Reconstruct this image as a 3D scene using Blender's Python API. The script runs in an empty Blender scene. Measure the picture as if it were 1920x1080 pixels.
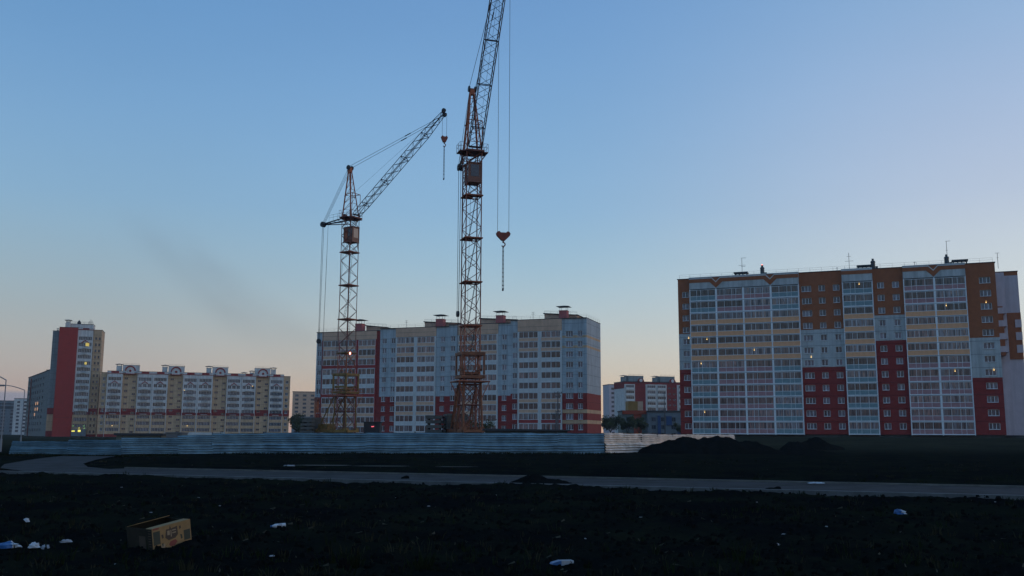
import bpy, math, random
from mathutils import Vector, Matrix
from mathutils import noise as mnoise
R = math.radians
random.seed(7)
S = bpy.context.scene
COL = S.collection

# ------------------------------------------------------------------ camera
cd = bpy.data.cameras.new('camera')
cam = bpy.data.objects.new('camera', cd)
COL.objects.link(cam)
S.camera = cam
cd.sensor_width = 36.0
cd.lens = 36.0 * 1820 / 1920
cd.clip_start = 0.1
cd.clip_end = 6000
PITCH, ROLL = R(8.6), R(0.25)
fw = Vector((0, math.cos(PITCH), math.sin(PITCH)))
r0 = Vector((1, 0, 0)); u0 = r0.cross(fw)
rt = r0 * math.cos(ROLL) + u0 * math.sin(ROLL)
up = -r0 * math.sin(ROLL) + u0 * math.cos(ROLL)
m = Matrix((rt, up, -fw)).transposed().to_4x4()
m.translation = (0, 0, 1.65)
cam.matrix_world = m

# ------------------------------------------------------------------ world, sun, exposure
S.view_settings.view_transform = 'Standard'
S.view_settings.look = 'None'
S.view_settings.exposure = 0.0
S.view_settings.gamma = 1.0
SUN_AZ, SUN_EL = R(78), R(1.5)          # the glow of the set sun lies off to the right

def lin(c):
    return tuple(((v/255)/12.92 if v/255 <= 0.04045 else ((v/255+0.055)/1.055)**2.4) for v in c)

W = bpy.data.worlds.new('World'); S.world = W
W.use_nodes = True
nt = W.node_tree; N = nt.nodes; L = nt.links
for n in list(N): N.remove(n)
def wn(t, **k):
    n = N.new(t)
    for a, b in k.items(): setattr(n, a, b)
    return n
def wmath(op, a, b=None, c=None, clamp=False):
    n = wn('ShaderNodeMath', operation=op, use_clamp=clamp)
    for i, v in enumerate((a, b, c)):
        if v is None: continue
        if isinstance(v, (int, float)): n.inputs[i].default_value = v
        else: L.new(v, n.inputs[i])
    return n.outputs[0]
def wmix(f, a, b, mode='MIX'):
    n = wn('ShaderNodeMix', data_type='RGBA', blend_type=mode)
    for s, v in ((0, f), (6, a), (7, b)):
        if isinstance(v, (int, float)): n.inputs[s].default_value = v
        elif isinstance(v, tuple): n.inputs[s].default_value = v
        else: L.new(v, n.inputs[s])
    return n.outputs[2]
tc = wn('ShaderNodeTexCoord')
nm = wn('ShaderNodeVectorMath', operation='NORMALIZE'); L.new(tc.outputs['Generated'], nm.inputs[0])
sx = wn('ShaderNodeSeparateXYZ'); L.new(nm.outputs[0], sx.inputs[0])
X_, Y_, Z_ = sx.outputs
def ramp(stops):
    r = wn('ShaderNodeValToRGB')
    L.new(wmath('MULTIPLY', Z_, 2.0, clamp=True), r.inputs[0])
    cr = r.color_ramp
    cr.interpolation = 'B_SPLINE'
    while len(cr.elements) > 1: cr.elements.remove(cr.elements[-1])
    first = True
    for z, c in stops:
        e = cr.elements[0] if first else cr.elements.new(min(1, z*2))
        e.position = min(1, z*2); e.color = (*lin(c), 1); first = False
    return r.outputs[0]
SKY_L = [(0, (150,134,142)), (.03, (176,158,154)), (.063, (174,169,168)), (.117, (155,172,182)), (.171, (143,174,196)), (.225, (130,172,206)), (.329, (112,160,208)), (.424, (97,148,200)), (.5, (84,136,192))]
SKY_C = [(0, (208,170,146)), (.03, (214,188,162)), (.063, (204,196,184)), (.117, (176,195,205)), (.171, (150,186,210)), (.225, (138,180,216)), (.329, (120,167,214)), (.424, (106,153,206)), (.5, (94,142,198))]
SKY_R = [(0, (222,190,160)), (.03, (216,198,180)), (.063, (212,208,202)), (.117, (204,212,217)), (.171, (195,208,220)), (.225, (180,194,219)), (.329, (155,181,217)), (.424, (134,172,213)), (.5, (112,156,206))]
def smooth(v, a, b):
    n = wn('ShaderNodeMapRange', interpolation_type='SMOOTHSTEP', clamp=True)
    L.new(v, n.inputs[0]); n.inputs[1].default_value = a; n.inputs[2].default_value = b
    return n.outputs[0]
c1 = wmix(smooth(X_, -.42, .0), ramp(SKY_L), ramp(SKY_C))
c2 = wmix(smooth(X_, .0, .5), c1, ramp(SKY_R))
# low bank of distant cloud, far left
nz = wn('ShaderNodeTexNoise'); mp = wn('ShaderNodeMapping'); mp.inputs['Scale'].default_value = (6, 6, 60)
L.new(nm.outputs[0], mp.inputs[0]); L.new(mp.outputs[0], nz.inputs['Vector']); nz.inputs['Scale'].default_value = 1.0; nz.inputs['Detail'].default_value = 4
zc = wmath('ADD', Z_, wmath('MULTIPLY', wmath('SUBTRACT', nz.outputs[0], .5), .012))
band = wmath('MULTIPLY', smooth(zc, .024, .028), wmath('SUBTRACT', 1.0, smooth(zc, .034, .040)))
band = wmath('MULTIPLY', band, wmath('SUBTRACT', 1.0, smooth(X_, -.455, -.40)))
c3 = wmix(wmath('MULTIPLY', band, .75), c2, (*lin((112,130,158)), 1))
# thin high veils, very faint
nz2 = wn('ShaderNodeTexNoise'); mp2 = wn('ShaderNodeMapping'); mp2.inputs['Scale'].default_value = (2.2, 2.2, 7)
L.new(nm.outputs[0], mp2.inputs[0]); L.new(mp2.outputs[0], nz2.inputs['Vector']); nz2.inputs['Scale'].default_value = 1.3; nz2.inputs['Detail'].default_value = 5
veil = wmath('MULTIPLY_ADD', nz2.outputs[0], .10, .95)
vv = wn('ShaderNodeVectorMath', operation='SCALE'); L.new(c3, vv.inputs[0]); L.new(veil, vv.inputs['Scale'])
# the sky behind the camera, raised to brighten the facades and slightly bluer
back = smooth(Y_, -.35, .25)
c4 = wmix(back, wmix(1.0, vv.outputs[0], (.98, 1.03, 1.08, 1), 'MULTIPLY'), vv.outputs[0])
sky = wn('ShaderNodeTexSky', sky_type='NISHITA', sun_disc=False, sun_elevation=SUN_EL, sun_rotation=SUN_AZ)
bgA = wn('ShaderNodeBackground'); L.new(c4, bgA.inputs[0]); bgA.inputs[1].default_value = 0.93
bgB = wn('ShaderNodeBackground'); L.new(sky.outputs[0], bgB.inputs[0]); bgB.inputs[1].default_value = 0.05
add = wn('ShaderNodeAddShader'); L.new(bgA.outputs[0], add.inputs[0]); L.new(bgB.outputs[0], add.inputs[1])
wo = wn('ShaderNodeOutputWorld'); L.new(add.outputs[0], wo.inputs[0])

sl = bpy.data.lights.new('sun', 'SUN'); sl.energy = 0.22; sl.angle = R(25); sl.color = (1.0, .80, .70)
so = bpy.data.objects.new('sun', sl); COL.objects.link(so)
so.rotation_euler = Vector((math.sin(SUN_AZ), math.cos(SUN_AZ), math.tan(R(8)))).to_track_quat('Z', 'Y').to_euler()

# ------------------------------------------------------------------ materials
M = {}
def mat(name, col, rough=.8, metal=0., var=.12, scale=.6, bump=0., spec=.3, emit=None, joint=None, streak=0.):
    mt = bpy.data.materials.new(name); mt.use_nodes = True
    t = mt.node_tree; n = t.nodes; l = t.links
    b = n['Principled BSDF']
    b.inputs['Roughness'].default_value = rough; b.inputs['Metallic'].default_value = metal
    b.inputs['Specular IOR Level'].default_value = spec
    tcn = n.new('ShaderNodeTexCoord')
    if var or bump:
        nz = n.new('ShaderNodeTexNoise'); nz.inputs['Scale'].default_value = scale; nz.inputs['Detail'].default_value = 6; nz.inputs['Roughness'].default_value = .65
        l.new(tcn.outputs['Object'], nz.inputs['Vector'])
    out = None
    base = n.new('ShaderNodeRGB'); base.outputs[0].default_value = (*col, 1); out = base.outputs[0]
    def scaleby(out, fac):
        v = n.new('ShaderNodeVectorMath'); v.operation = 'SCALE'; l.new(out, v.inputs[0]); l.new(fac, v.inputs['Scale']); return v.outputs[0]
    if var:
        mr = n.new('ShaderNodeMapRange'); l.new(nz.outputs[0], mr.inputs[0]); mr.inputs[1].default_value = .3; mr.inputs[2].default_value = .7
        mr.inputs[3].default_value = 1-var; mr.inputs[4].default_value = 1+var
        out = scaleby(out, mr.outputs[0])
    if streak:
        mp = n.new('ShaderNodeMapping'); mp.inputs['Scale'].default_value = (1.6, 1.6, .08); l.new(tcn.outputs['Object'], mp.inputs[0])
        n2 = n.new('ShaderNodeTexNoise'); n2.inputs['Scale'].default_value = 1.; n2.inputs['Detail'].default_value = 4; l.new(mp.outputs[0], n2.inputs['Vector'])
        mr = n.new('ShaderNodeMapRange'); l.new(n2.outputs[0], mr.inputs[0]); mr.inputs[1].default_value = .35; mr.inputs[2].default_value = .6
        mr.inputs[3].default_value = 1-streak; mr.inputs[4].default_value = 1.
        out = scaleby(out, mr.outputs[0])
    if joint:      # sealed joints between wall panels, one per storey and every few metres
        hz, z0, wx = joint
        sp = n.new('ShaderNodeSeparateXYZ'); l.new(tcn.outputs['Object'], sp.inputs[0])
        def line(o, period, off, w):
            a = n.new('ShaderNodeMath'); a.operation = 'SUBTRACT'; l.new(o, a.inputs[0]); a.inputs[1].default_value = off
            b2 = n.new('ShaderNodeMath'); b2.operation = 'FLOORED_MODULO'; l.new(a.outputs[0], b2.inputs[0]); b2.inputs[1].default_value = period
            c = n.new('ShaderNodeMath'); c.operation = 'LESS_THAN'; l.new(b2.outputs[0], c.inputs[0]); c.inputs[1].default_value = w
            return c.outputs[0]
        s = n.new('ShaderNodeMath'); s.operation = 'MAXIMUM'
        l.new(line(sp.outputs[2], hz, z0, .13), s.inputs[0])
        if wx: l.new(line(sp.outputs[0], wx, .3, .05), s.inputs[1])
        else: s.inputs[1].default_value = 0
        mx = n.new('ShaderNodeMix'); mx.data_type = 'RGBA'
        m2 = n.new('ShaderNodeMath'); m2.operation = 'MULTIPLY'; l.new(s.outputs[0], m2.inputs[0]); m2.inputs[1].default_value = .65
        l.new(m2.outputs[0], mx.inputs[0]); l.new(out, mx.inputs[6]); mx.inputs[7].default_value = (col[0]*.3, col[1]*.3, col[2]*.32, 1)
        out = mx.outputs[2]
    l.new(out, b.inputs['Base Color'])
    if bump:
        bp = n.new('ShaderNodeBump'); bp.inputs['Strength'].default_value = bump; bp.inputs['Distance'].default_value = .05
        l.new(nz.outputs[0], bp.inputs['Height']); l.new(bp.outputs[0], b.inputs['Normal'])
    if emit:
        b.inputs['Emission Color'].default_value = (*emit[0], 1); b.inputs['Emission Strength'].default_value = emit[1]
    M[name] = mt
    return mt

FH = 2.775
mat('white_panel', (.46,.49,.48), joint=(FH, 2.0, 0), streak=.28)
mat('white_panel_mid', (.41,.47,.49), joint=(FH, 0.98, 6.2), streak=.28)
mat('white_plain', (.56,.58,.56), var=.08, streak=.12)
mat('white_far', (.66,.64,.60), streak=.25)
mat('grey_blue', (.23,.27,.27), streak=.2, joint=(2.8, 0, 0))
mat('grey_old', (.20,.215,.205), streak=.35, joint=(2.8, 0, 5.))
mat('red_wall', (.235,.030,.025), var=.18, scale=1.2, joint=(FH, 2.0, 0))
mat('red_bright', (.37,.043,.030), var=.12, scale=.8)
mat('red_trim', (.30,.040,.036), var=.1)
mat('brown_wall', (.30,.100,.040), var=.18, scale=1.1)
mat('yellow_wall', (.58,.395,.235), var=.1, streak=.25, joint=(2.79, 1., 0))
mat('beige_panel', (.61,.395,.265), var=.12, streak=.1)
mat('yellow_panel', (.70,.365,.19), var=.15, scale=1.5)
mat('blue_panel', (.18,.27,.285), var=.2, scale=1.2)
mat('pink_panel', (.36,.20,.20), var=.2, scale=1.2)
mat('pale_side', (.52,.46,.48), var=.08, streak=.12)  # white wall with the pink of the sunset glow put into its colour
mat('frame_white', (.72,.76,.77), rough=.5, var=.1)
mat('roof_dark', (.05,.052,.055), rough=.9)
mat('dark_metal', (.035,.037,.042), rough=.55, metal=.3)
mat('grey_metal', (.13,.14,.15), rough=.45, metal=.5)
mat('salmon', (.42,.12,.11), var=.12)
mat('plinth', (.05,.055,.05), var=.3)
mat('cap_metal', (.06,.07,.075), rough=.5, metal=.4)
mat('crane_dark', (.20,.072,.052), rough=.6, var=.35, scale=2)
mat('crane_rust', (.36,.115,.058), rough=.7, var=.4, scale=2.5, bump=.3)
mat('crane_orange', (.20,.075,.035), rough=.6, var=.45, scale=1.8)
mat('crane_yellow', (.21,.125,.035), rough=.6, var=.45, scale=1.8)
mat('jib_steel', (.045,.035,.042), rough=.55, var=.3, scale=2)
mat('rope', (.04,.04,.045), rough=.6, var=0)
mat('concrete', (.20,.20,.19), var=.3, scale=1.5, bump=.4)
mat('concrete_dark', (.10,.10,.09), var=.35, scale=1.5, bump=.4)
mat('cab_paint', (.20,.085,.055), rough=.5, var=.2)
mat('cab_glass', (.03,.035,.05), rough=.1, var=0, spec=.6)
mat('asphalt', (.040,.040,.042), var=.25, scale=.9, rough=.95, bump=.3, spec=.08)
mat('kerb', (.10,.105,.105), var=.3, scale=2, spec=.1)
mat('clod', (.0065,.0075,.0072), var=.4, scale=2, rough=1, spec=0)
mat('lamp_warm', (1,.75,.35), var=0, emit=((1,.62,.20), 1.6))
mat('lamp_white', (1,.95,.85), var=0, emit=((1,.9,.78), 3))
mat('lamp_red', (1,.3,.25), var=0, emit=((1,.25,.18), 2.5))
mat('lamp_yellow', (1,.9,.2), var=0, emit=((1,.85,.12), 1.0))
mat('lamp_green', (.6,1,.4), var=0, emit=((.35,.8,.25), .5))
mat('leaf_a', (.045,.055,.028), var=.4, scale=1, rough=.9, spec=0)
mat('leaf_b', (.075,.085,.042), var=.4, scale=1, rough=.9, spec=0)
mat('bark', (.05,.04,.03), var=.3)
mat('grass_blade', (.012,.018,.008), var=.4, scale=1, rough=.9, spec=0)
mat('grass_dry', (.028,.027,.016), var=.4, scale=1, rough=.9, spec=0)
mat('straw', (.05,.048,.036), var=.6, scale=.8, spec=0)
mat('plastic_white', (.44,.47,.50), rough=.4, var=.1, scale=8)
mat('plastic_blue', (.03,.10,.24), rough=.35, var=.25, scale=8)
mat('paper_white', (.28,.29,.31), rough=.8, var=.15, scale=10)
mat('orange_block', (.36,.06,.025), var=.15)
mat('ochre_block', (.34,.18,.05), var=.15)
mat('green_block', (.15,.17,.15), var=.15)
mat('blue_block', (.04,.08,.17), var=.15)
mat('slate', (.17,.19,.20), var=.2)
mat('pink_wall', (.52,.09,.12), var=.2, scale=1)

def pane_mat(name, dark, curtains, bright=1.):
    """window glass with what hangs behind it: dark room, net curtain, blind"""
    mt = bpy.data.materials.new(name); mt.use_nodes = True
    t = mt.node_tree; n = t.nodes; l = t.links; b = n['Principled BSDF']
    tcn = n.new('ShaderNodeTexCoord'); oi = n.new('ShaderNodeObjectInfo')
    mul = n.new('ShaderNodeMath'); mul.operation = 'MULTIPLY'; l.new(oi.outputs['Random'], mul.inputs[0]); mul.inputs[1].default_value = 173.
    cb = n.new('ShaderNodeCombineXYZ'); l.new(mul.outputs[0], cb.inputs[0]); l.new(mul.outputs[0], cb.inputs[2])
    mp = n.new('ShaderNodeMapping'); mp.inputs['Scale'].default_value = (2.3, .1, .12)
    l.new(tcn.outputs['Object'], mp.inputs[0])
    ad = n.new('ShaderNodeVectorMath'); ad.operation = 'ADD'; l.new(mp.outputs[0], ad.inputs[0]); l.new(cb.outputs[0], ad.inputs[1])
    nz = n.new('ShaderNodeTexNoise'); nz.inputs['Scale'].default_value = 1; nz.inputs['Detail'].default_value = 2.5; l.new(ad.outputs[0], nz.inputs['Vector'])
    rp = n.new('ShaderNodeValToRGB'); rp.color_ramp.interpolation = 'LINEAR'; l.new(nz.outputs[0], rp.inputs[0])
    cr = rp.color_ramp
    st = [(.30, dark), (.42, dark), (.46, curtains[0]), (.52, curtains[1]), (.55, dark), (.60, curtains[2]), (.68, curtains[0])]
    while len(cr.elements) > 1: cr.elements.remove(cr.elements[-1])
    for i, (p, c) in enumerate(st):
        e = cr.elements[0] if i == 0 else cr.elements.new(p)
        e.position = p; e.color = (*[v*bright for v in c], 1)
    hs = n.new('ShaderNodeHueSaturation'); l.new(rp.outputs[0], hs.inputs['Color'])
    mr = n.new('ShaderNodeMapRange'); l.new(oi.outputs['Random'], mr.inputs[0]); mr.inputs[3].default_value = .45; mr.inputs[4].default_value = 1.6
    l.new(mr.outputs[0], hs.inputs['Value'])
    l.new(hs.outputs[0], b.inputs['Base Color']); b.inputs['Roughness'].default_value = .12; b.inputs['Specular IOR Level'].default_value = .5
    M[name] = mt
pane_mat('pane', (.028,.03,.045), [(.11,.12,.15), (.17,.14,.17), (.20,.20,.24)])
pane_mat('pane_loggia', (.035,.035,.045), [(.10,.11,.12), (.24,.16,.13), (.20,.20,.22)])
pane_mat('pane_pink', (.04,.035,.04), [(.13,.11,.11), (.28,.15,.13), (.20,.16,.15)])
pane_mat('pane_far', (.02,.024,.035), [(.05,.06,.08), (.07,.07,.09), (.12,.12,.14)])

# ------------------------------------------------------------------ mesh helpers
class MB:
    def __init__(s): s.v = []; s.f = []; s.m = []
    def box(s, x0, x1, y0, y1, z0, z1, m=0):
        b = len(s.v)
        s.v += [(x0,y0,z0),(x1,y0,z0),(x1,y1,z0),(x0,y1,z0),(x0,y0,z1),(x1,y0,z1),(x1,y1,z1),(x0,y1,z1)]
        s.f += [(b,b+3,b+2,b+1),(b+4,b+5,b+6,b+7),(b,b+1,b+5,b+4),(b+1,b+2,b+6,b+5),(b+2,b+3,b+7,b+6),(b+3,b,b+4,b+7)]
        s.m += [m]*6
    def quad(s, a, b, c, d, m=0):
        i = len(s.v); s.v += [a,b,c,d]; s.f.append((i,i+1,i+2,i+3)); s.m.append(m)
    def bar(s, p, q, r, m=0, n=4, r2=None):
        p = Vector(p); q = Vector(q); d = (q-p)
        if d.length < 1e-6: return
        d.normalize(); a = d.orthogonal().normalized(); c = d.cross(a); r2 = r if r2 is None else r2
        i = len(s.v)
        for k in range(n):
            t = 2*math.pi*(k+.5)/n; s.v.append(tuple(p + (a*math.cos(t)+c*math.sin(t))*r))
        for k in range(n):
            t = 2*math.pi*(k+.5)/n; s.v.append(tuple(q + (a*math.cos(t)+c*math.sin(t))*r2))
        for k in range(n):
            k2 = (k+1) % n; s.f.append((i+k, i+k2, i+n+k2, i+n+k)); s.m.append(m)
        s.f.append(tuple(i+k for k in reversed(range(n)))); s.f.append(tuple(i+n+k for k in range(n))); s.m += [m, m]
    def prism(s, pts, y0, y1, m=0):
        """polygon in the x-z plane pulled from y0 (front) to y1"""
        i = len(s.v); n = len(pts)
        s.v += [(x,y0,z) for x,z in pts] + [(x,y1,z) for x,z in pts]
        s.f.append(tuple(range(i, i+n))); s.f.append(tuple(reversed(range(i+n, i+2*n)))); s.m += [m, m]
        for k in range(n):
            k2 = (k+1) % n; s.f.append((i+k2, i+k, i+n+k, i+n+k2)); s.m.append(m)
    def build(s, name, mats, parent=None, **tags):
        me = bpy.data.meshes.new(name); me.from_pydata(s.v, [], s.f)
        if not isinstance(mats, (list, tuple)): mats = [mats]
        for x in mats: me.materials.append(M[x] if isinstance(x, str) else x)
        me.polygons.foreach_set('material_index', s.m); me.update()
        return obj(name, me, parent, **tags)
def obj(name, me, parent=None, loc=None, rz=0, **tags):
    o = bpy.data.objects.new(name, me); COL.objects.link(o)
    if parent: o.parent = parent
    if loc: o.location = loc
    if rz: o.rotation_euler.z = rz
    tag(o, **tags); return o
def tag(o, label=None, cat=None, group=None, kind=None):
    if label: o['label'] = label
    if cat: o['category'] = cat
    if group: o['group'] = group
    if kind: o['kind'] = kind
def empty(name, loc, rz=0, **tags):
    o = bpy.data.objects.new(name, None); COL.objects.link(o); o.location = loc; o.rotation_euler.z = rz
    o.empty_display_size = .5; tag(o, **tags); return o
def cut_wall(mb, x0, x1, z0, z1, y, holes, mfn, reveal=.25, mrev=0, xs=(), zs=()):
    """a wall face at y (facing -y) with rectangular openings and their reveals"""
    X = sorted({x0, x1, *[h[0] for h in holes], *[h[1] for h in holes], *xs}); X = [x for x in X if x0 <= x <= x1]
    Z = sorted({z0, z1, *[h[2] for h in holes], *[h[3] for h in holes], *zs}); Z = [z for z in Z if z0 <= z <= z1]
    for i in range(len(X)-1):
        xc = (X[i]+X[i+1])/2; hs = [h for h in holes if h[0] < xc < h[1]]
        for j in range(len(Z)-1):
            zc = (Z[j]+Z[j+1])/2
            if any(h[2] < zc < h[3] for h in hs): continue
            mb.quad((X[i],y,Z[j]), (X[i+1],y,Z[j]), (X[i+1],y,Z[j+1]), (X[i],y,Z[j+1]), mfn(xc, zc))
    for a, b, c, d in holes:
        k = mfn((a+b)/2, c-.05) if mrev is None else mrev; yr = y+reveal
        mb.quad((a,y,c), (a,yr,c), (a,yr,d), (a,y,d), k); mb.quad((b,yr,c), (b,y,c), (b,y,d), (b,yr,d), k)
        mb.quad((a,y,c), (b,y,c), (b,yr,c), (a,yr,c), k); mb.quad((a,yr,d), (b,yr,d), (b,y,d), (a,y,d), k)

MESH = {}
def window_meshes(w, h, leaves=2, frame='frame_white', pane='pane'):
    key = ('win', round(w,2), round(h,2), leaves, frame, pane)
    if key not in MESH:
        f = MB(); t = .07
        f.box(0, w, -.03, .06, 0, t); f.box(0, w, -.03, .06, h-t, h); f.box(0, t, -.03, .06, t, h-t); f.box(w-t, w, -.03, .06, t, h-t)
        for k in range(1, leaves): f.box(w*k/leaves-.045, w*k/leaves+.045, -.035, .055, t, h-t)
        f.box(-.04, w+.04, -.34, -.035, -.05, .0)
        me = bpy.data.meshes.new('window'); me.from_pydata(f.v, [], f.f); me.materials.append(M[frame])
        p = MB(); p.box(t, w-t, .01, .03, t, h-t)
        mp = bpy.data.meshes.new('pane'); mp.from_pydata(p.v, [], p.f); mp.materials.append(M[pane])
        MESH[key] = (me, mp)
    return MESH[key]
def window(root, x, z, w, h, y=.2, leaves=2, frame='frame_white', pane='pane', sub=True, label=None):
    me, mp = window_meshes(w, h, leaves, frame, pane)
    o = obj('window', me, root, (x, y, z), label=label)
    obj('pane', mp, o)
    return o
def balcony_meshes(w, gh, ph, sl, d, parapet, pane, mull, proj, frame='frame_white'):
    """glazed balcony: slab, coloured parapet, glazing frame; origin at left bottom on the facade, box reaches proj out of it"""
    key = ('bal', round(w,2), round(gh,2), ph, sl, d, parapet, pane, tuple(mull), proj, frame)
    if key not in MESH:
        f = MB(); y0 = -proj; t = .08; H = sl+ph+gh
        f.box(0, w, y0-.06, d, 0, sl, 0)                            # slab edge
        f.box(.0, w, y0, y0+.08, sl, sl+ph, 1)                      # parapet
        if proj > .3:
            f.box(0, .06, y0+.08, d, sl, H, 0); f.box(w-.06, w, y0+.08, d, sl, H, 0)
            f.box(.06, w-.06, y0+.08, d, H-.05, H-.01, 0)
        f.box(.0, w, y0, y0+.07, sl+ph, sl+ph+t, 0); f.box(0, w, y0, y0+.07, H-t, H, 0)
        for k, u in enumerate([0]+list(mull)+[1]):
            ww = .10 if k in (0, len(mull)+1) else .075
            c = min(max(u*w, ww/2), w-ww/2)
            f.box(c-ww/2, c+ww/2, y0-.01, y0+.06, sl+ph+t, H-t, 0)
            if proj > .3 and sl > .15: f.box(c-ww/2*.8, c+ww/2*.8, y0-.02, y0-.001, sl, sl+ph, 0)
        me = bpy.data.meshes.new('balcony'); me.from_pydata(f.v, [], f.f)
        me.materials.append(M[frame]); me.materials.append(M[parapet]); me.polygons.foreach_set('material_index', f.m)
        p = MB(); p.box(.06, w-.06, y0+.025, y0+.045, sl+ph+.02, H-.02)
        mp = bpy.data.meshes.new('glazing'); mp.from_pydata(p.v, [], p.f); mp.materials.append(M[pane])
        MESH[key] = (me, mp)
    return MESH[key]
def balcony(root, x, z, *a, label=None, **k):
    me, mp = balcony_meshes(*a, **k)
    o = obj('balcony', me, root, (x, 0, z), label=label)
    obj('glazing', mp, o); return o
def small(name, root, mats, fn, loc=None, **tags):
    mb = MB(); fn(mb); return mb.build(name, mats, root, loc=loc, **tags)
def glow(root, x, y, z, m='lamp_warm', r=.085, name='lamp'):
    def f(mb):
        mb.bar((x, y, z-.1), (x, y, z+.1), r, n=8); mb.bar((x, y, z+.1), (x, y, z+.45), .015, n=4)
    o = small(name, root, m, f); o['label'] = 'lit lamp behind the glass'; return o
def railing(mb, pts, h=1.0, z=0, m=0, post=2.5, r=.025):
    for (ax, ay), (bx, by) in zip(pts, pts[1:]):
        n = max(1, round(math.hypot(bx-ax, by-ay)/post))
        for k in range(n+1):
            x = ax+(bx-ax)*k/n; y = ay+(by-ay)*k/n; mb.bar((x,y,z), (x,y,z+h), r, m)
        for zz in (h, h*.55): mb.bar((ax,ay,z+zz), (bx,by,z+zz), r*.8, m)
def vent_cap(root, x, y, z0, ht, w, cap, wall='pink_panel', capm='cap_metal', lift=.7):
    def f(mb):
        mb.box(x-w/2, x+w/2, y-w/2, y+w/2, z0, z0+ht, 0); mb.box(x-w/2-.08, x+w/2+.08, y-w/2-.08, y+w/2+.08, z0+ht, z0+ht+.12, 0)
        for a in (-1, 1):
            for b in (-1, 1): mb.bar((x+a*w*.4, y+b*w*.4, z0+ht+.12), (x+a*w*.4, y+b*w*.4, z0+ht+lift), .05, 1)
        b0 = len(mb.v); c = cap/2; zz = z0+ht+lift
        mb.box(x-c, x+c, y-c, y+c, zz, zz+.08, 1)
        b0 = len(mb.v); mb.v += [(x-c*.95,y-c*.95,zz+.08),(x+c*.95,y-c*.95,zz+.08),(x+c*.95,y+c*.95,zz+.08),(x-c*.95,y+c*.95,zz+.08),(x,y,zz+.42)]
        mb.f += [(b0,b0+1,b0+4),(b0+1,b0+2,b0+4),(b0+2,b0+3,b0+4),(b0+3,b0,b0+4)]; mb.m += [1]*4
    return small('chimney', root, [wall, capm], f)
def antenna(root, x, y, z0, h, arms, m='grey_metal'):
    def f(mb):
        mb.bar((x,y,z0), (x,y,z0+h), .05)
        for zf, l, o in arms: mb.bar((x-l/2+o,y,z0+h*zf), (x+l/2+o,y,z0+h*zf), .035)
    return small('antenna', root, m, f)

# ------------------------------------------------------------------ ground
def sstep(a, b, v):
    t = min(1, max(0, (v-a)/(b-a))); return t*t*(3-2*t)
ROAD = [(-19.6, 43.6), (-16.4, 42.2), (-6.6, 38.3), (5.8, 33.3), (15.3, 29.5), (40, 19.5), (90, -1)]
def seg_d(x, y, a, b):
    ax, ay = a; bx, by = b; dx = bx-ax; dy = by-ay; t = max(0, min(1, ((x-ax)*dx+(y-ay)*dy)/(dx*dx+dy*dy)))
    return math.hypot(x-ax-t*dx, y-ay-t*dy)
def road_d(x, y): return min(seg_d(x, y, a, b) for a, b in zip(ROAD, ROAD[1:]))
SIDE = [(-16.5, 42.0), (-19.6, 43.9), (-22.3, 47.2), (-24.9, 52.6), (-27.4, 60), (-29.7, 68), (-31, 74)]
def side_d(x, y): return min(seg_d(x, y, a, b) for a, b in zip(SIDE, SIDE[1:]))
def fbm(x, y, s, o=3):
    v = 0; a = 1
    for k in range(o): v += a*mnoise.noise(Vector((x*s, y*s, 3.1+k*7))); s *= 2.1; a *= .5
    return v
def height(x, y):
    d = math.hypot(x, y)
    h = 1.45*sstep(128, 186, y + .4*x - 22)*sstep(-5, 25, x - 4)
    if d < 160:
        rd = min(road_d(x, y)-3.9, side_d(x, y)-2.1)
        k = sstep(0, 1.8, rd)
        amp = .10 if d < 60 else .07
        h += k*(fbm(x, y, .35)*amp + .03*sstep(0, 2, rd))
        if d < 50: h += k*(abs(fbm(x+50, y, 1.7, 4))*.11 + fbm(x, y+9, 5.5, 2)*.022)
        h -= (1-k)*.05
        h += k*.10*math.exp(-((rd-1.3)/.9)**2)*(y < road_y(x))
    return h
def road_y(x):
    for a, b in zip(ROAD, ROAD[1:]):
        if a[0] <= x <= b[0]: return a[1]+(b[1]-a[1])*(x-a[0])/(b[0]-a[0])
    return 0
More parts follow.
